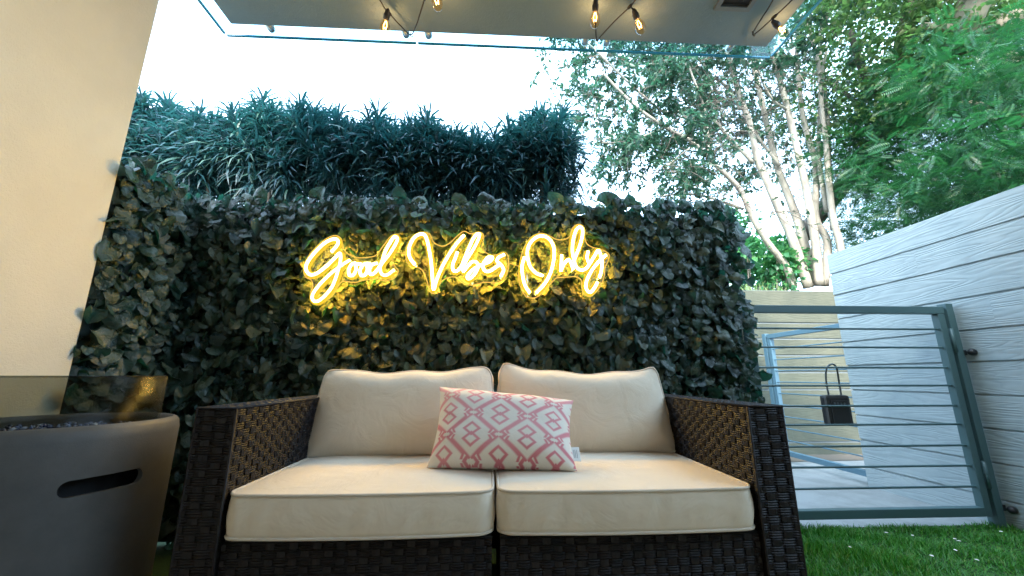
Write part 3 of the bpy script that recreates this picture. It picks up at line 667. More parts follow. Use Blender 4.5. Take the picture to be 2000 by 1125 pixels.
# throw pillow with printed lattice
c_bl = np.array(at(833, 914, Z=.445)); c_br = np.array(at(1127, 920, Z=.445))
c_tl = np.array(at(858, 755, Y=1.275)); c_tr = np.array(at(1120, 782, Y=1.235))
nu, nv = 300, 200
cc = (c_bl + c_br + c_tl + c_tr) / 4
nr = np.cross(c_br - c_bl, c_tl - c_bl); nr /= np.linalg.norm(nr)
V = []; C = []; F = []
up = (c_tl + c_tr - c_bl - c_br) / 2; rt = (c_br + c_tr - c_bl - c_tl) / 2
u0 = np.linspace(-1, 1, nu); v0 = np.linspace(-1, 1, nv)
u0 = np.sin(u0 * np.pi / 2) * .5 + u0 * .5; v0 = np.sin(v0 * np.pi / 2) * .5 + v0 * .5
def pat(px, py):
    """px,py in print units; returns pinkness 0..1 and darkness"""
    def sm(d, w): return min(1, max(0, (w - d) / (w * .55) + .0))
    a = 0
    cx = px - round(px); cy = py - round(py)
    ex = px - .5 - round(px - .5); ey = py - .5 - round(py - .5)
    # which lattice site is the nearest diamond centre
    if abs(cx) + abs(cy) > .5: x, y = ex, ey
    else: x, y = cx, cy
    d = abs(abs(x) + abs(y) - .5) / 1.41
    # crossings at left/right tips : white lozenge with stepped ring
    tx = abs(x) - .5; ty = abs(y); l = abs(tx) * 1.0 + ty
    if l < .075: a = 0
    elif l < .165: a = sm(abs(l - .122), .058)
    elif abs(tx) < .27 and ty < .13 and l < .26:
        a = sm(abs(abs(tx) - .5 * (.13 - ty) - .12) , .035) if ty > .02 else 0
        a = max(a, sm(d, .062) if ty > .13 else 0)
    else: a = sm(d, .062)
    # bottom/top tips stay open
    if abs(abs(y) - .5) + abs(x) < .05: a = 0
    # linked squares
    for s in (1, -1):
        yy = y - s * .115; q = abs(x) * .95 + abs(yy) * 1.0
        a = max(a, sm(abs(q - .135), .048))
    if abs(x) + abs(y) < .05: a = 1
    return a
for s in (1, -1):
    for i, u in enumerate(u0):
        for j, v in enumerate(v0):
            a, b = (u + 1) / 2, (v + 1) / 2
            p = c_bl * (1 - a) * (1 - b) + c_br * a * (1 - b) + c_tl * (1 - a) * b + c_tr * a * b
            # edges draw in between the corners
            p = p - rt * .5 * np.sign(u) * abs(u) ** 3 * .075 * (1 - v * v) - up * .5 * np.sign(v) * abs(v) ** 3 * .085 * (1 - u * u) * (1.3 if v > 0 else .4)
            th = .066 * ((1 - u ** 4) * (1 - v ** 4)) ** .62 * (1 - .12 * u * u)
            wv = .0022 * math.sin(u * 9 + v * 13) * (abs(u) ** 2 + abs(v) ** 3) * .6 * (1 - max(abs(u), abs(v)) ** 6)
            p = p + nr * s * (th + wv)
            V.append(p)
            if s > 0 : k = pat(u * 1.34 + .02, v * .98 - .06 + .03 * u)
            else: k = pat(u * 1.40, v * 1.02)
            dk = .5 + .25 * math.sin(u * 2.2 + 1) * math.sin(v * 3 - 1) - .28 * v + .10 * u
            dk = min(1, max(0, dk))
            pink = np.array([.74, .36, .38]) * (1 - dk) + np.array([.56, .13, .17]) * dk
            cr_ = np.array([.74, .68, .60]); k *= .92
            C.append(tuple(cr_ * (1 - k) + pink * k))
o1 = nu * nv
for i in range(nu - 1):
    for j in range(nv - 1):
        a = i * nv + j; F.append((a, a + nv, a + nv + 1, a + 1)); F.append((o1 + a, o1 + a + 1, o1 + a + nv + 1, o1 + a + nv))
me = mesh_np('throw_pillow', np.array(V) - cc, np.array(F)); smooth(me)
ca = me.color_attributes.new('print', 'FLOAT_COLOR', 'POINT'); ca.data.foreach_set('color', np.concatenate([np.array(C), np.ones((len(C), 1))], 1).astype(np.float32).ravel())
Mp, bpp = mat('printed_pillow_fabric', (.8, .7, .6), .95, spec=.1); at_ = N(Mp, 'Attribute'); at_.attribute_name = 'print'; Mp.node_tree.links.new(at_.outputs['Color'], bpp.inputs[0])
_x = bump(Mp, bpp, noise(Mp, 700, 2, .5, objc(Mp)).outputs[0], .25, .0008); bump(Mp, bpp, noise(Mp, 14, 3, .5, objc(Mp), 1).outputs[0], .3, .008, _x)
pl = link('throw_pillow', me, Mp); pl.location = cc
tag(pl, 'small pillow printed with a pink zigzag lattice on cream, between the back cushions', 'pillow')
# seam and care tag
tg0 = c_br + (c_tr - c_br) * .12 - rt * .0; e1 = rt / np.linalg.norm(rt); e2 = (c_tr - c_br) / np.linalg.norm(c_tr - c_br)
q = [tg0 - e1 * .010, tg0 + e1 * .012 + e2 * .0, tg0 + e1 * .008 + e2 * .042, tg0 - e1 * .014 + e2 * .040]
Mtag, _ = mat('white_tag', (.75, .76, .74), .8)
tgm = MB(); tgm.add([x - nr * .0006 for x in q] + [x + nr * .0008 for x in q], [(3, 2, 1, 0), (4, 5, 6, 7), (0, 1, 5, 4), (1, 2, 6, 5), (2, 3, 7, 6), (3, 0, 4, 7)]); tgo = tgm.build('care_tag', Mtag, pl)
# three faint lines of print on the tag
Mink, _ = mat('tag_ink', (.35, .38, .4), .8)
k = MB()
for f0 in (.35, .55, .72):
    a = q[1] + (q[0] - q[1]) * f0; b = q[2] + (q[3] - q[2]) * f0; a, b = a + (b - a) * .2, a + (b - a) * .8
    w_ = e1 * .0008; k.add([a - w_ + nr * .0012, a + w_ + nr * .0012, b + w_ + nr * .0012, b - w_ + nr * .0012], [(0, 1, 2, 3)])
k.build('print_lines', Mink, tgo)

# ================================================================= FIRE PIT
FX, FY, FR, FH = -1.065, 1.057, .2425, .577
pit = thing('fire_pit', (FX, FY, 0), 'round grey concrete gas fire pit with a glass wind guard', 'fire pit')
prof = [(FR - .045, .0), (FR - .008, .0), (FR - .001, .02), (FR, .30), (FR + .002, .5), (FR + .003, FH - .03), (FR, FH - .012), (FR - .006, FH - .003), (FR - .014, FH), (FR - .024, FH - .004), (FR - .030, FH - .014), (FR - .033, FH - .06), (FR - .009, FH - .075), (FR - .009, .1), (FR - .045, .0)]
body = MB(); body.lathe(prof, (FX, FY, 0), 96); me = mesh_from('pit_body', body.V, body.F)
bm = bmesh.new(); bm.from_mesh(me); bmesh.ops.remove_doubles(bm, verts=bm.verts, dist=1e-5); bmesh.ops.recalc_face_normals(bm, faces=bm.faces); bm.to_mesh(me); bm.free()
po = link('pit_body', me, M_conc, pit)
# slots
def slot_cut(px0, py0, px1, py1):
    def hit(px, py):
        d = FPX * _F + (px - 1000) * _R + (562.5 - py) * _U
        a = d[0] ** 2 + d[1] ** 2; b = 2 * (d[0] * (0 - FX) + d[1] * (0 - FY)); c = FX ** 2 + FY ** 2 - FR ** 2
        s = (-b - math.sqrt(b * b - 4 * a * c)) / (2 * a); return _C + d * s
    A, B = hit(px0, py0), hit(px1, py1); z = (A[2] + B[2]) / 2
    a0 = math.atan2(A[1] - FY, A[0] - FX); a1 = math.atan2(B[1] - FY, B[0] - FX); return a0, a1, z
a0, a1, sz = slot_cut(112, 953, 276, 932)
print('slot', a0, a1, sz)
def cutter(a0, a1, z, hh):
    mb = MB(); ring = []; n = 14; hw = (a1 - a0) / 2; ac = (a0 + a1) / 2; ra = hh / FR
    for k in range(2 * n):
        if k < n: th = -math.pi / 2 + math.pi * k / (n - 1); ring.append((ac + hw - ra + ra * math.cos(th), z + hh * math.sin(th)))
        else: th = math.pi / 2 + math.pi * (k - n) / (n - 1); ring.append((ac - hw + ra + ra * math.cos(th), z + hh * math.sin(th)))
    # subdivide the long sides so that they follow the curve
    full = []
    for (p, q) in zip(ring, ring[1:] + ring[:1]):
        m_ = 8 if abs(p[0] - q[0]) > .1 else 1
        for s in range(m_): full.append((p[0] + (q[0] - p[0]) * s / m_, p[1] + (q[1] - p[1]) * s / m_))
    n = len(full); V = []
    for rr in (FR - .08, FR + .05):
        for th, zz in full: V.append((FX + rr * math.cos(th), FY + rr * math.sin(th), zz))
    mb.add(V, [tuple(range(n - 1, -1, -1)), tuple(range(n, 2 * n))] + [(i, (i + 1) % n, (i + 1) % n + n, i + n) for i in range(n)])
    return mesh_from('c', mb.V, mb.F)
for (p, q) in ((a0, a1), (a0 + math.pi, a1 + math.pi)):
    cm = cutter(min(p, q), max(p, q), sz, .0165)
    bm = bmesh.new(); bm.from_mesh(cm); bmesh.ops.recalc_face_normals(bm, faces=bm.faces); bm.to_mesh(cm); bm.free()
    cobj = bpy.data.objects.new('c', cm); COL.objects.link(cobj)
    md = po.modifiers.new('b', 'BOOLEAN'); md.operation = 'DIFFERENCE'; md.object = cobj; md.solver = 'EXACT'
    bpy.context.view_layer.update(); ev = po.evaluated_get(bpy.context.evaluated_depsgraph_get()); nm_ = bpy.data.meshes.new_from_object(ev)
    po.modifiers.clear(); po.data = nm_; bpy.data.objects.remove(cobj)
for p_ in po.data.polygons: p_.use_smooth = True
try: po.data.set_sharp_from_angle(angle=math.radians(40))
except Exception: pass
MB().lathe([(FR - .0335, FH - .06), (FR - .05, FH - .07), (FR - .05, .05), (.001, .05)], (FX, FY, 0), 64).build('slot_dark_lining', M_wdark, pit)  # black lining added so the slots look as dark as a shaded hollow
MB().lathe([(0.001, FH - .05), (FR - .034, FH - .05)], (FX, FY, 0), 64).build('burner_tray', M_wdark, pit)
MB().lathe([(FR - .042, FH - .05), (FR - .042, CAMH + .001), (FR - .047, CAMH + .001), (FR - .047, FH - .05)], (FX, FY, 0), 96).build('wind_guard', M_glass2, pit, sm=False)
smooth(bpy.data.objects['wind_guard'].data)
ed = MB().tube([(FX + (FR - .0445) * math.cos(a), FY + (FR - .0445) * math.sin(a), CAMH + .001) for a in np.linspace(0, 2 * math.pi, 96, endpoint=False)], .0022, 5, closed=True).build('guard_edge', M_glass2, bpy.data.objects['wind_guard'])
# fire glass pebbles
ico = bmesh.new(); bmesh.ops.create_icosphere(ico, subdivisions=1, radius=1); Ti = np.array([v.co[:] for v in ico.verts]); Fi = np.array([[v.index for v in f.verts] for f in ico.faces]); ico.free()
K = 1000; r_ = np.sqrt(RNG.uniform(0, 1, K)) * (FR - .055); th = RNG.uniform(0, 6.283, K)
Pp = np.stack([FX + r_ * np.cos(th), FY + r_ * np.sin(th), FH - .043 + RNG.uniform(0, .022, K)], 1)
Mr = rand_rots(K) * RNG.uniform(.004, .009, (K, 1, 1)) * np.array([1, .8, .6])[None, None, :]
V_, F_ = scatter(Ti, Fi, Mr, Pp); stuff(link('fire_glass', mesh_np('fire_glass', V_, F_), M_peb, pit))

# ================================================================= GATES
def bar(mb, a, b): mb.box(tuple(min(x, y) for x, y in zip(a, b)), tuple(max(x, y) for x, y in zip(a, b)))
gate = thing('metal_gate', (1.8, 1.91, 0), 'grey-green steel gate with thin horizontal bars, hinged to the white wall', 'gate')
GY = 1.91
def fpart(nm, a, b, mat_=M_steel): return MB().box(a, b).build(nm, mat_, gate, bev=.003)
fpart('top_rail', (1.265, GY - .018, .996), (2.325, GY + .018, 1.034))
fpart('bottom_rail', (1.265, GY - .018, .050), (2.29, GY + .018, .088))
fpart('stile', (1.262, GY - .0178, .0885), (1.300, GY + .0178, .9955))
fpart('stile', (2.288, GY - .0178, .0505), (2.322, GY + .0178, .9955))
for z in (.918, .825, .725, .638, .542, .455, .358, .267, .175):
    MB().tube([(1.299, GY, z), (2.289, GY, z)], .0052, 8, cap=False).build('bar', M_steel, gate, sm=True)
fpart('hinge_post', (2.336, GY - .022, .0), (2.374, GY + .022, 1.05))
for z in (.80, .17):
    hp = MB(); hp.tube([(2.329, GY - .024, z), (2.329, GY - .024, z + .12)], .0085, 10); hp.build('hinge', M_steel, gate, sm=True)
for z in (.80, .085):
    MB().box((2.374, GY - .015, z - .012), (2.397, GY + .015, z + .012)).build('wall_bracket', M_black, gate)
    MB().lathe([(0, 0), (.016, 0), (.016, .016), (.010, .024), (0, .026)], (2.395, GY - .045, z), 12, Matrix.Rotation(-math.pi / 2, 3, 'Y')).build('bracket_bolt', M_black, gate, sm=True)
fp = thing('gate_post', (1.235, 1.93, 0), 'pale grey steel post at the end of the ivy screen', 'post')
MB().box((1.215, 1.915, 0), (1.255, 1.955, 1.03)).build('post', M_steel, fp, bev=.003)
# second gate in line with the wall
g2 = thing('rear_gate', (2.42, 3.0, 0), 'pale blue steel gate standing beyond the wall end, seen through the front gate', 'gate')
def gp(nm, a, b, m=M_steel2): return MB().box(a, b).build(nm, m, g2, bev=.003)
gp('top_rail', (2.402, 2.603, 1.005), (2.438, 3.35, 1.042)); gp('bottom_rail', (2.402, 2.603, .055), (2.438, 3.35, .092))
gp('stile', (2.403, 3.31, .0925), (2.437, 3.349, 1.0045)); gp('hinge_post', (2.400, 3.362, 0), (2.44, 3.405, 1.05))
for k in range(9):
    z = .175 + k * .0925; MB().tube([(2.42, 2.605, z), (2.42, 3.31, z)], .0048, 8, cap=False).build('bar', M_steel2, g2, sm=True)
# key lock box hanging on the gate
LY = 1.945
a = at(1601, 772, Y=LY); b = at(1659, 830, Y=LY)
lk = thing('key_lock_box', ((a[0] + b[0]) / 2, LY, b[2]), 'black key lock box hanging by its shackle from a gate bar', 'lock box')
x0, x1, zt, zbm = a[0] + .012, a[0] + .135, a[2] + .002, at(1640, 831, Y=LY)[2]
bx = MB().box((x0, LY - .022, zbm), (x1, LY + .022, zt)).build('lock_body', M_black, lk, bev=.014)
for q in bx.data.polygons: q.use_smooth = False
MB().box((x0 + .018, LY - .0265, zbm + .012), (x1 - .018, LY - .0215, zt - .025)).build('door', M_black, lk, bev=.002)
for k in range(4): MB().tube([(x0 + .035 + k * .016, LY - .030, zt - .04), (x0 + .035 + k * .016, LY - .026, zt - .04)], .005, 10).build('dial', M_chrome, lk)
xc = (x0 + x1) / 2 + .002; top_ = .742
P = cr([(xc - .032, LY - .004, zt - .01), (xc - .033, LY - .004, zt + .07), (xc - .026, LY - .012, top_ - .02), (xc, LY - .020, top_), (xc + .026, LY - .012, top_ - .02), (xc + .033, LY - .004, zt + .07), (xc + .032, LY - .004, zt - .01)], 6)
MB().tube(P, .0042, 8).build('shackle', M_chrome, lk, sm=True)
# ================================================================= TURF BLADES, PETALS
K = 90000
bx_ = RNG.uniform(.745, 2.395, K); by_ = RNG.uniform(.32, 1.93, K)
Tb = np.array([(-.0011, 0, 0), (.0011, 0, 0), (.0009, .004, .012), (-.0009, .004, .012), (0, .011, .022)])
Fb = np.array([(0, 1, 2), (0, 2, 3), (3, 2, 4)])
an = RNG.uniform(0, 6.283, K); sc_ = RNG.uniform(.7, 1.5, K); ln = RNG.uniform(.3, 2.0, K)
Mb = np.zeros((K, 3, 3)); Mb[:, 0, 0] = np.cos(an); Mb[:, 1, 0] = np.sin(an); Mb[:, 0, 1] = -np.sin(an) * ln; Mb[:, 1, 1] = np.cos(an) * ln; Mb[:, 2, 2] = 1; Mb *= sc_[:, None, None]
Mb[:, 2, 2] *= .75 + .45 * np.sin(bx_ * 9 + 2 * np.sin(by_ * 7)) * np.sin(by_ * 11 + bx_ * 4)
V_, F_ = scatter(Tb, Fb, Mb, np.stack([bx_, by_, np.zeros(K)], 1)); stuff(tag(link('grass', mesh_np('grass', V_, F_), M_turf), 'green artificial turf in front of the gate', 'grass'))
Mpet, _ = mat('fallen_petal', (.75, .72, .66), .8)
pp_ = [(1731, 1040), (1865, 1052), (1872, 1056), (1866, 1074), (1908, 1093), (1955, 1038), (1660, 1068), (1820, 1085), (1782, 1045)]
pl_ = ['white petal at the very foot of the gate bottom rail, left of centre', 'uppermost of the close trio of white petals on the turf', 'lowest petal of the touching pair, right of the turf middle', 'white petal just below the close pair on the turf', 'white petal nearest the viewer, at the lower right of the turf', 'white petal by the gate hinge post and wall foot', 'leftmost white petal on the turf, nearest the sofa arm', 'lone white petal near the viewer, left of the pair', 'small white petal between the gate foot and the pair']
for i, (x, y) in enumerate(pp_):
    p = at(x, y, Z=.026); r3 = random.Random(i)
    m = MB(); n = 7; m.add([(0, 0, .002)] + [((.006 + .003 * r3.random()) * math.cos(k * 6.283 / n), (.004 + .002 * r3.random()) * math.sin(k * 6.283 / n), r3.uniform(-.001, .001)) for k in range(n)], [(0, 1 + k, 1 + (k + 1) % n) for k in range(n)])
    o = m.build('petal', Mpet); o.location = p; o.rotation_euler = (0, 0, i * 1.3); tag(o, pl_[i], 'petal', 'white petals on the turf')

# ================================================================= HEDGE BEHIND THE SCREEN
def whorl(seed):
    r = np.random.default_rng(seed); V = []; F = []; nb = 36
    for k in range(nb):
        t = k / nb; a = k * 2.399 + r.normal() * .2; el = 1.30 - 1.45 * (1 - t) + r.normal() * .15; L = (.13 + .08 * r.random()) * (1 - .25 * t); w = .0054 * (.8 + .5 * r.random())
        base = np.array([0, 0, -.10 + .12 * t]); d = np.array([math.cos(a) * math.cos(el), math.sin(a) * math.cos(el), math.sin(el)]); sd = np.array([-math.sin(a), math.cos(a), 0])
        p = base.copy(); b = len(V); dd = d.copy()
        for q in range(4):
            ww = w * (.5, 1, .8, 0.02)[q]; V.append(p - sd * ww); V.append(p + sd * ww)
            if q < 3: p = p + dd * L / 3; dd = dd + np.array([0, 0, -.50 - .30 * r.random()]); dd /= np.linalg.norm(dd)
        for q in range(3): F.append((b + q * 2, b + q * 2 + 1, b + q * 2 + 3, b + q * 2 + 2))
    b = len(V); V += [(-.003, 0, -.2), (.003, 0, -.2), (.002, 0, .02), (-.002, 0, .02)]; F.append((b, b + 1, b + 2, b + 3))
    return np.array(V), np.array(F)
WH = [whorl(s) for s in range(5)]
# skyline of the hedge traced as heights at Y=2.45
sky = [(180, 230), (250, 200), (285, 185), (315, 232), (335, 250), (370, 232), (400, 225), (430, 245), (470, 225), (515, 190), (545, 222), (575, 245), (612, 200), (650, 238), (690, 240), (745, 228), (770, 250), (800, 245), (850, 238), (885, 262), (930, 275), (960, 280), (990, 250), (1010, 262), (1040, 225), (1065, 235), (1080, 215), (1110, 228), (1130, 240), (1155, 262), (1165, 300)]
HY = 2.40
skx = np.array([at(x, y, Y=HY)[0] for x, y in sky]); skz = np.array([at(x, y, Y=HY)[2] for x, y in sky])
edges = [(-2.9, -2.30), (-2.30, -1.85), (-1.85, -1.45), (-1.45, -1.0), (-1.0, -.6), (-.6, -.2), (-.2, .2), (.2, .53)]
labs = ['long-leaved yew pine shrub beside the cream wall, mostly hidden by it', 'tall yew pine shrub tuft next to the cream wall', 'yew pine shrub with a low dip, above the left end of the ivy screen', 'yew pine shrub with a tall spike above the word Good', 'yew pine shrub with arching tips above the gap between Good and Vibes', 'yew pine shrub with drooping leaves above the word Vibes', 'lowest yew pine shrub in the hedge, under the sky dip', 'last yew pine shrub of the hedge, above the word Only']
rh = np.random.default_rng(3)
for (xa, xb), lb in zip(edges, labs):
    xm = (xa + xb) / 2; t = thing('hedge_shrub', (xm, HY, 0), lb, 'shrub', 'hedge of long-leaved shrubs behind the ivy screen')
    w_ = xb - xa; K = int(330 * w_)
    P = []; Mx = []; tr = []
    stems = []
    for s in range(max(3, int(w_ * 9))):
        sx = rh.uniform(xa + .03, xb - .03); sy = HY + rh.uniform(-.12, .3); p0 = np.array([sx + rh.normal() * .08, sy, 1.0]); p1 = np.array([sx + rh.normal() * .10, sy + rh.normal() * .05, 1.9]); zt = np.interp(sx, skx, skz) * 1.0
        stems.append([p0, p1, np.array([sx, sy, zt - .15])])
    for _ in range(K):
        x = rh.uniform(xa - .02, xb + .02); y = HY + rh.uniform(-.18, .42); top = np.interp(x, skx, skz) - .06 - .02 * rh.random()
        top = CAMH + (top - CAMH) * (y * .96 / (HY * .96)) ; lo_ = (1.74 if x < .05 else 1.64) + (.14 if rh.random() < .85 else -.08) + .08 * math.sin(x * 5.1)
        z = lo_ + (top - lo_) * rh.beta(1.35, 1.0); P.append((x, y, z))
        an_ = rh.uniform(0, 6.28); tl = rh.normal(0, .45); fw = .55 if z < top - .2 else .05
        Mx.append(np.array(Matrix.Rotation(fw * 1.0, 3, 'X') @ Matrix.Rotation(tl, 3, 'Y') @ Matrix.Rotation(an_, 3, 'Z')) * rh.uniform(.85, 1.35))
    # tip shoots exactly along the skyline
    for x in np.arange(xa, xb, .055):
        xx = x + rh.normal() * .015; zt = np.interp(xx, skx, skz); P.append((xx, HY + rh.uniform(-.08, .1), zt - .05)); Mx.append(np.array(Matrix.Rotation(rh.normal(0, .2), 3, 'Y') @ Matrix.Rotation(rh.uniform(0, 6), 3, 'Z')) * rh.uniform(1.0, 1.35))
    P = np.array(P); Mx = np.array(Mx); var = rh.integers(0, 5, len(P)); Vs = []; Fs = []; off = 0
    for v in range(5):
        ids = np.where(var == v)[0]
        if len(ids) == 0: continue
        V_, F_ = scatter(WH[v][0], WH[v][1], Mx[ids], P[ids]); Vs.append(V_); Fs.append(F_ + off); off += len(V_)
    link('foliage', mesh_np('foliage', np.concatenate(Vs), np.concatenate(Fs)), M_pod, t)
    sm_ = MB()
    for st in stems: sm_.tube(cr(st, 4), [.011] * 5 + [.006] * 4, 6)
    sm_.build('stem', M_dbark, t, sm=True)

# ================================================================= CREPE MYRTLE
def leafT(w=.42, fold=.12):
    V = np.array([(0, 0, 0), (-w * .5, .38, fold), (0, .42, 0), (w * .5, .38, fold), (0, 1, -.10)]); F = np.array([(0, 2, 1), (0, 3, 2), (1, 2, 4), (2, 3, 4)]); return V, F
LT = leafT()
def zz(x, y): return (1100 + x * .498, y * .498)
trunks = [([(905,1125),(870,1040),(800,950),(740,850),(690,740),(600,650),(510,560),(410,505),(300,430),(215,350),(150,280)], 13, 2.5, 4.5, 4.0),
 ([(962,1130),(900,940),(850,830),(790,690),(760,620),(730,480),(690,370),(650,220),(620,80),(600,-120)], 17, 6, 4.6, 4.6),
 ([(985,1120),(930,900),(880,760),(835,640),(790,450),(745,240),(720,60),(715,-120)], 17, 5, 4.75, 5.0),
 ([(1005,1120),(990,960),(960,780),(930,640),(880,430),(840,280),(815,190),(790,40),(780,-120)], 16, 5, 4.55, 4.2),
 ([(1025,1120),(1035,950),(990,850),(990,650),(945,480),(930,380),(915,200),(930,60),(940,-120)], 14, 5, 4.7, 4.8),
 ([(1095,1120),(1090,980),(1060,860),(1040,700),(1030,560),(1015,440),(1000,250),(965,120),(935,60)], 13, 4, 4.5, 4.4),
 ([(1062,900),(1045,760),(1035,500),(1020,300),(1005,180),(1030,0),(1040,-120)], 12, 5, 4.65, 5.0),
 ([(1035,830),(1005,640),(1003,500),(1010,330),(1035,180)], 9, 4, 4.6, 4.7)]
limbs = [([(745,640),(650,540),(570,455),(480,435),(400,440),(330,390),(220,290),(130,200),(60,140)], 7, 2, 4.6, 4.2),
 ([(695,430),(640,340),(560,290),(470,255),(380,215),(300,190)], 6, 2, 4.6, 4.9),
 ([(850,650),(780,560),(740,500),(700,450)], 6, 3, 4.75, 4.9),
 ([(705,820),(620,790),(540,765),(470,760),(380,770)], 5, 1.5, 4.5, 4.2),
 ([(570,640),(560,450),(500,280),(470,180)], 4, 2, 4.3, 4.0), ([(880,430),(830,400),(790,340),(760,260)], 5, 2, 4.4, 4.2),
 ([(520,570),(470,600),(380,670),(300,690)], 3.5, 1.2, 4.3, 4.1), ([(400,500),(300,540),(220,560),(150,560)], 3.5, 1.2, 4.2, 4.0),
 ([(1070,690),(1110,640),(1130,560),(1180,500)], 4, 1.5, 4.6, 4.9), ([(650,220),(540,150),(420,110),(300,90)], 4, 1.5, 4.6, 4.4)]
tree = thing('crepe_myrtle', (3.0, 4.7, 1.42), 'multi-stemmed tree with smooth pale trunks behind the beige wall', 'tree')
rt_ = np.random.default_rng(17)
def pxr(r, Y): return (r * 1.0 + 1) * .5 * Y / 700
tips = []
def limb3(pts, r0, r1, Y0, Y1):
    n = len(pts); return [at(*zz(*p), Y=Y0 + (Y1 - Y0) * (i / (n - 1)) ** 1.3) for i, p in enumerate(pts)], [pxr(r0 + (r1 - r0) * i / (n - 1), Y0) for i in range(n)]
def emit(P, R, root, nm):
    C3 = cr(P, 5); Rr = np.interp(np.linspace(0, 1, len(C3)), np.linspace(0, 1, len(R)), R); MB().tube(C3, list(Rr), 9).build(nm, M_bark, root, sm=True); return C3
leafP = []; leafM = []; twigs = MB()
def leaf_mat(d, rng, s):
    d = d / (np.linalg.norm(d) + 1e-9); n = np.array([0, 0, 1.0]) + rng.normal(size=3) * .55; n -= d * n.dot(d); n /= np.linalg.norm(n); x = np.cross(d, n); return np.stack([x, d, n], 1) * s
def twig(p, d, L, rng, depth=0, lp=None, lm=None, tw=None, size=.080, dens=1.0):
    n = 6; P = [p]; dd = d / np.linalg.norm(d)
    for i in range(n):
        dd = dd + rng.normal(size=3) * .16 + np.array([0, 0, -.05]); dd /= np.linalg.norm(dd); P.append(P[-1] + dd * L / n)
        if depth < 2 and rng.random() < .42: twig(P[-1], dd + rng.normal(size=3) * .8, L * rng.uniform(.4, .65), rng, depth + 1, lp, lm, tw, size, dens)
        if depth >= 1:
            for _ in range(int(rng.poisson(2.1 * dens))):
                o = dd * .5 + rng.normal(size=3) * .7; lp.append(P[-1] + rng.normal(size=3) * .012); lm.append(leaf_mat(o, rng, size * rng.uniform(.7, 1.2)))
    tw.tube(P, [.0045 * .6 ** depth * (1 - .6 * i / n) + .001 for i in range(n + 1)], 4, cap=False)
for pts, r0, r1, Y0, Y1 in trunks:
    P, R = limb3(pts, r0, r1, Y0, Y1); C3 = emit(P, R, tree, 'trunk')
    k0 = int(len(C3) * (.45 if r0 > 12 else .3))
    for q in range(k0, len(C3), 4):
        twig(C3[q], np.abs(rt_.normal(size=3)) * [0, 1.3, 0] + rt_.normal(size=3) * [1, .3, .6] + [0, 0, .35], rt_.uniform(.45, .9), rt_, 0, leafP, leafM, twigs)
for pts, r0, r1, Y0, Y1 in limbs:
    P, R = limb3(pts, r0, r1, Y0, Y1); C3 = emit(P, R, tree, 'branch')
    for q in range(3, len(C3)):
        for _ in range(1): twig(C3[q], rt_.normal(size=3) * [1, 1, .7] + [0, 0, .1], rt_.uniform(.4, .85), rt_, 0, leafP, leafM, twigs)
# extra leafy wood in the upper left of the crown and over the top
for _ in range(100):
    x = rt_.uniform(1125, 1640); y = rt_.uniform(-150, 420)
    if y > 230 + (x - 1125) * .35 and rt_.random() < .7: continue
    twig(at(x, y, Y=rt_.uniform(3.8, 5.6) if x < 1400 else rt_.uniform(5.2, 6.2)), rt_.normal(size=3), rt_.uniform(.4, .7), rt_, 0, leafP, leafM, twigs)
for _ in range(120): twig(np.array([rt_.uniform(.8, 5), rt_.uniform(3.6, 6.0), rt_.uniform(4.2, 7.2)]), rt_.normal(size=3), rt_.uniform(.5, .9), rt_, 0, leafP, leafM, twigs)
_keep = []
for i, p in enumerate(leafP):
    v = p - _C; zc = v @ _F; X_p = 1000 + FPX * (v @ _R) / zc; Y_p = 562.5 - FPX * (v @ _U) / zc
    if 1390 < X_p < 1660 and Y_p > 130 and p[1] < 5.0 and rt_.random() < .85: continue     # the old trunks are bare on this side
    _keep.append(i)
leafP = [leafP[i] for i in _keep]; leafM = [leafM[i] for i in _keep]
V_, F_ = scatter(LT[0], LT[1], np.array(leafM), np.array(leafP)); link('crown', mesh_np('crown', V_, F_), M_myr, tree)
twigs.build('twigs', M_dbark, tree, sm=True)['kind'] = 'stuff'

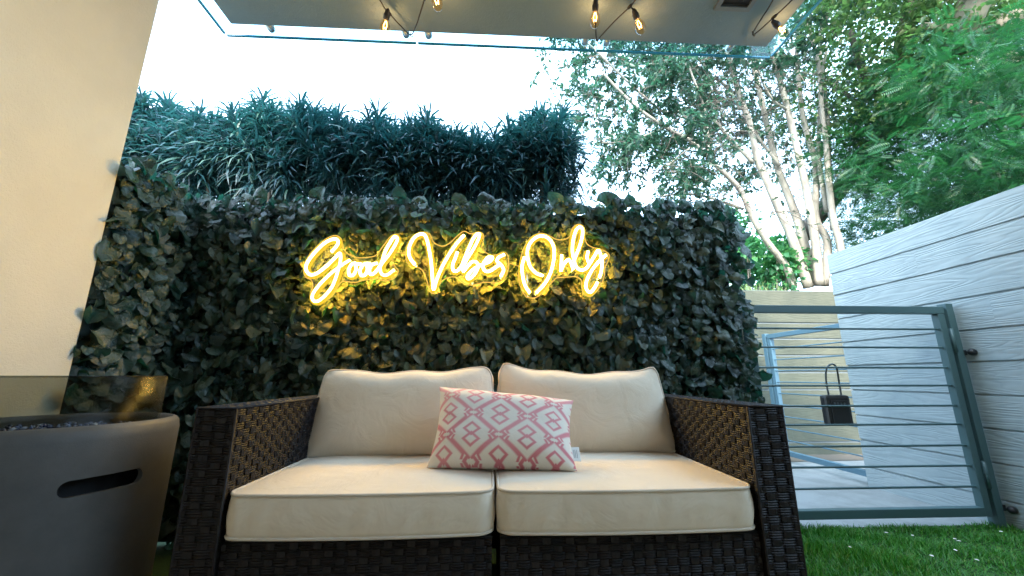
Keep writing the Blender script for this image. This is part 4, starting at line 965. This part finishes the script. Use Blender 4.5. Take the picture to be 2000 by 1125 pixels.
# ================================================================= TREES OVER THE RIGHT WALL
def frondT():
    V = []; F = []
    for k in range(11):
        y = .08 + k * .085; L = .21 * math.sin(.5 + 2.3 * k / 11) + .04
        for s in (-1, 1):
            b = len(V); V += [(0, y, 0), (s * L * .5, y + .06, .02), (s * L, y + .05, -.03), (s * L * .5, y - .0, .01)]; F.append((b, b + 1, b + 2, b + 3))
    return np.array(V) * [1, 1, 1], np.array(F)
FT = frondT()
tr2 = thing('feathery_tree', (9.2, 4.2, 0), 'large tree with feathery bright green foliage hanging over the white wall', 'tree')
r2 = np.random.default_rng(23)
def cone_pts(n, xr, yr, Yr, test):
    out = []
    while len(out) < n:
        x, y = r2.uniform(*xr), r2.uniform(*yr)
        if test(x, y): out.append((x, y, r2.uniform(*Yr)))
    return out
def grow(root, trunk, tr_r, boughs, K, size, T, mat_, name_b, spread, rng, per=34, bark=M_dbark, zmin=1.2):
    MB().tube(cr(trunk, 5), list(np.interp(np.linspace(0, 1, (len(trunk) - 1) * 5 + 1), [0, 1], tr_r)), 10).build('trunk', bark, root, sm=True)
    LP = []; LM = []
    for (P, rr) in boughs:
        C3 = cr(P, 5); MB().tube(C3, list(np.interp(np.linspace(0, 1, len(C3)), [0, 1], rr)), 8).build('branch', bark, root, sm=True)
    for c, rad in K:
        n = int(per * rad ** 2 * 10)
        for _ in range(n):
            v = rng.normal(size=3); v /= np.linalg.norm(v); p = np.array(c) + v * rad * rng.uniform(.25, 1) ** .5 * [1, 1, .62]
            if p[2] < zmin or p[0] < 2.75: continue
            d = v * [1, 1, .3] + rng.normal(size=3) * .5 + [0, 0, -.25]; LP.append(p); LM.append(leaf_mat(d, rng, size * rng.uniform(.7, 1.3)))
    print(root.name, len(LP)); V_, F_ = scatter(T[0], T[1], np.array(LM), np.array(LP)); link('crown', mesh_np('crown', V_, F_), mat_, root)
def atd(px, py, dist):
    d = FPX * _F + (px - 1000) * _R + (562.5 - py) * _U; d = d / np.linalg.norm(d); return _C + d * dist
K1 = []
for _ in range(180):
    x = r2.uniform(1640, 2120); y = r2.uniform(60, 500)
    if y < 90 + (1850 - x) * .9 and x < 1850: continue
    K1.append((atd(x, y, r2.uniform(6.4 if x < 1760 else 5.2, 9.0)), r2.uniform(.30, .62)))
tk = [(9.2, 4.2, 0), (9.0, 4.2, 2.0), tuple(atd(2120, 140, 7.8)), tuple(atd(2030, 40, 7.6)), tuple(atd(1895, 70, 7.4))]
bo = [([atd(2080, 235, 6.4), atd(2000, 228, 6.4), atd(1930, 213, 6.4), atd(1872, 200, 6.4)], (.085, .035)), ([atd(2090, 150, 6.8), atd(2000, 140, 6.8), atd(1960, 110, 6.8)], (.11, .07)), ([atd(1895, 90, 7.4), atd(1888, 50, 7.2), atd(1905, 0, 7.2), atd(1930, -60, 7.2)], (.12, .15)), ([atd(1890, 70, 7.3), atd(1850, 55, 7.1), atd(1800, 50, 6.9)], (.06, .03))]
grow(tr2, tk, (.2, .11), bo, K1, .15, FT, M_loc, 'branch', None, r2, per=52, bark=M_tbark, zmin=1.0)
tr3 = thing('broadleaf_tree', (4.6, 6.8, 0), 'dense broad-leaved tree between the pale trunks and the feathery tree', 'tree')
K2 = []
for _ in range(110):
    x = r2.uniform(1600, 1900); y = r2.uniform(-120, 330)
    if y > 330 - (x - 1600) * .6: continue
    K2.append((atd(x, y, r2.uniform(6.8, 9.5)), r2.uniform(.30, .6)))
for _ in range(20): K2.append((atd(r2.uniform(1850, 2050), r2.uniform(-80, 50), r2.uniform(7, 9)), r2.uniform(.3, .6)))
tk = [(4.6, 6.8, 0), (4.7, 6.9, 1.8), tuple(atd(1720, 260, 8.0)), tuple(atd(1760, 100, 8.0)), tuple(atd(1790, -60, 8.0))]
bo = [([atd(1735, 200, 8), atd(1690, 150, 7.6), atd(1660, 60, 7.4)], (.06, .03)), ([atd(1720, 250, 8), atd(1700, 225, 7.8), atd(1650, 180, 7.6)], (.05, .02)), ([atd(1740, 180, 8), atd(1790, 150, 7.6), atd(1850, 90, 7.2)], (.05, .03))]
grow(tr3, tk, (.16, .07), bo, K2, .085, leafT(.5), M_olv, 'branch', None, r2, per=75, bark=M_dbark)
# low shrub and grass on the planter
sh = thing('planter_shrub', (2.6, 4.9, 1.42), 'bright green leafy shrub on the retaining wall, between ivy and trunks', 'shrub')
LP = []; LM = []; stt = MB()
for k in range(34):
    c = at(r2.uniform(1400, 1565), r2.uniform(480, 560), Y=r2.uniform(4.5, 5.6)); 
    if r2.random() < .25: c = at(r2.uniform(1390, 1470), r2.uniform(420, 480), Y=5.2)
    rad = r2.uniform(.12, .26)
    stt.tube([(c[0] * .9 + .26, c[1], 1.40), ((c[0] * .95 + .13), c[1], (1.42 + c[2]) / 2), tuple(c)], [.012, .008, .004], 5)
    for _ in range(95):
        v = r2.normal(size=3); v /= np.linalg.norm(v); LP.append(c + v * rad * r2.uniform(.2, 1)); LM.append(leaf_mat(v + r2.normal(size=3) * .5, r2, r2.uniform(.05, .10)))
V_, F_ = scatter(leafT(.75)[0], LT[1], np.array(LM), np.array(LP)); link('foliage', mesh_np('foliage', V_, F_), M_shr, sh); stt.build('stem', M_dbark, sh)
K = 420; T = np.array([(-.004, 0, 0), (.004, 0, 0), (.003, .03, .12), (-.003, .03, .12), (.0015, .09, .22), (-.0015, .09, .22)]); F = np.array([(0, 1, 2, 3), (3, 2, 4, 5)])
an = r2.uniform(0, 6.283, K); s_ = r2.uniform(.5, 1.1, K); ln = r2.uniform(.3, 1.8, K)
Mb = np.zeros((K, 3, 3)); Mb[:, 0, 0] = np.cos(an); Mb[:, 1, 0] = np.sin(an); Mb[:, 0, 1] = -np.sin(an) * ln; Mb[:, 1, 1] = np.cos(an) * ln; Mb[:, 2, 2] = 1; Mb *= s_[:, None, None]
V_, F_ = scatter(T, F, Mb, np.stack([r2.uniform(2.2, 3.15, K), r2.uniform(3.88, 4.1, K), np.full(K, 1.42)], 1)); stuff(tag(link('planter_grass', mesh_np('planter_grass', V_, F_), M_tuft), 'pale grass blades along the top of the beige wall', 'grass'))
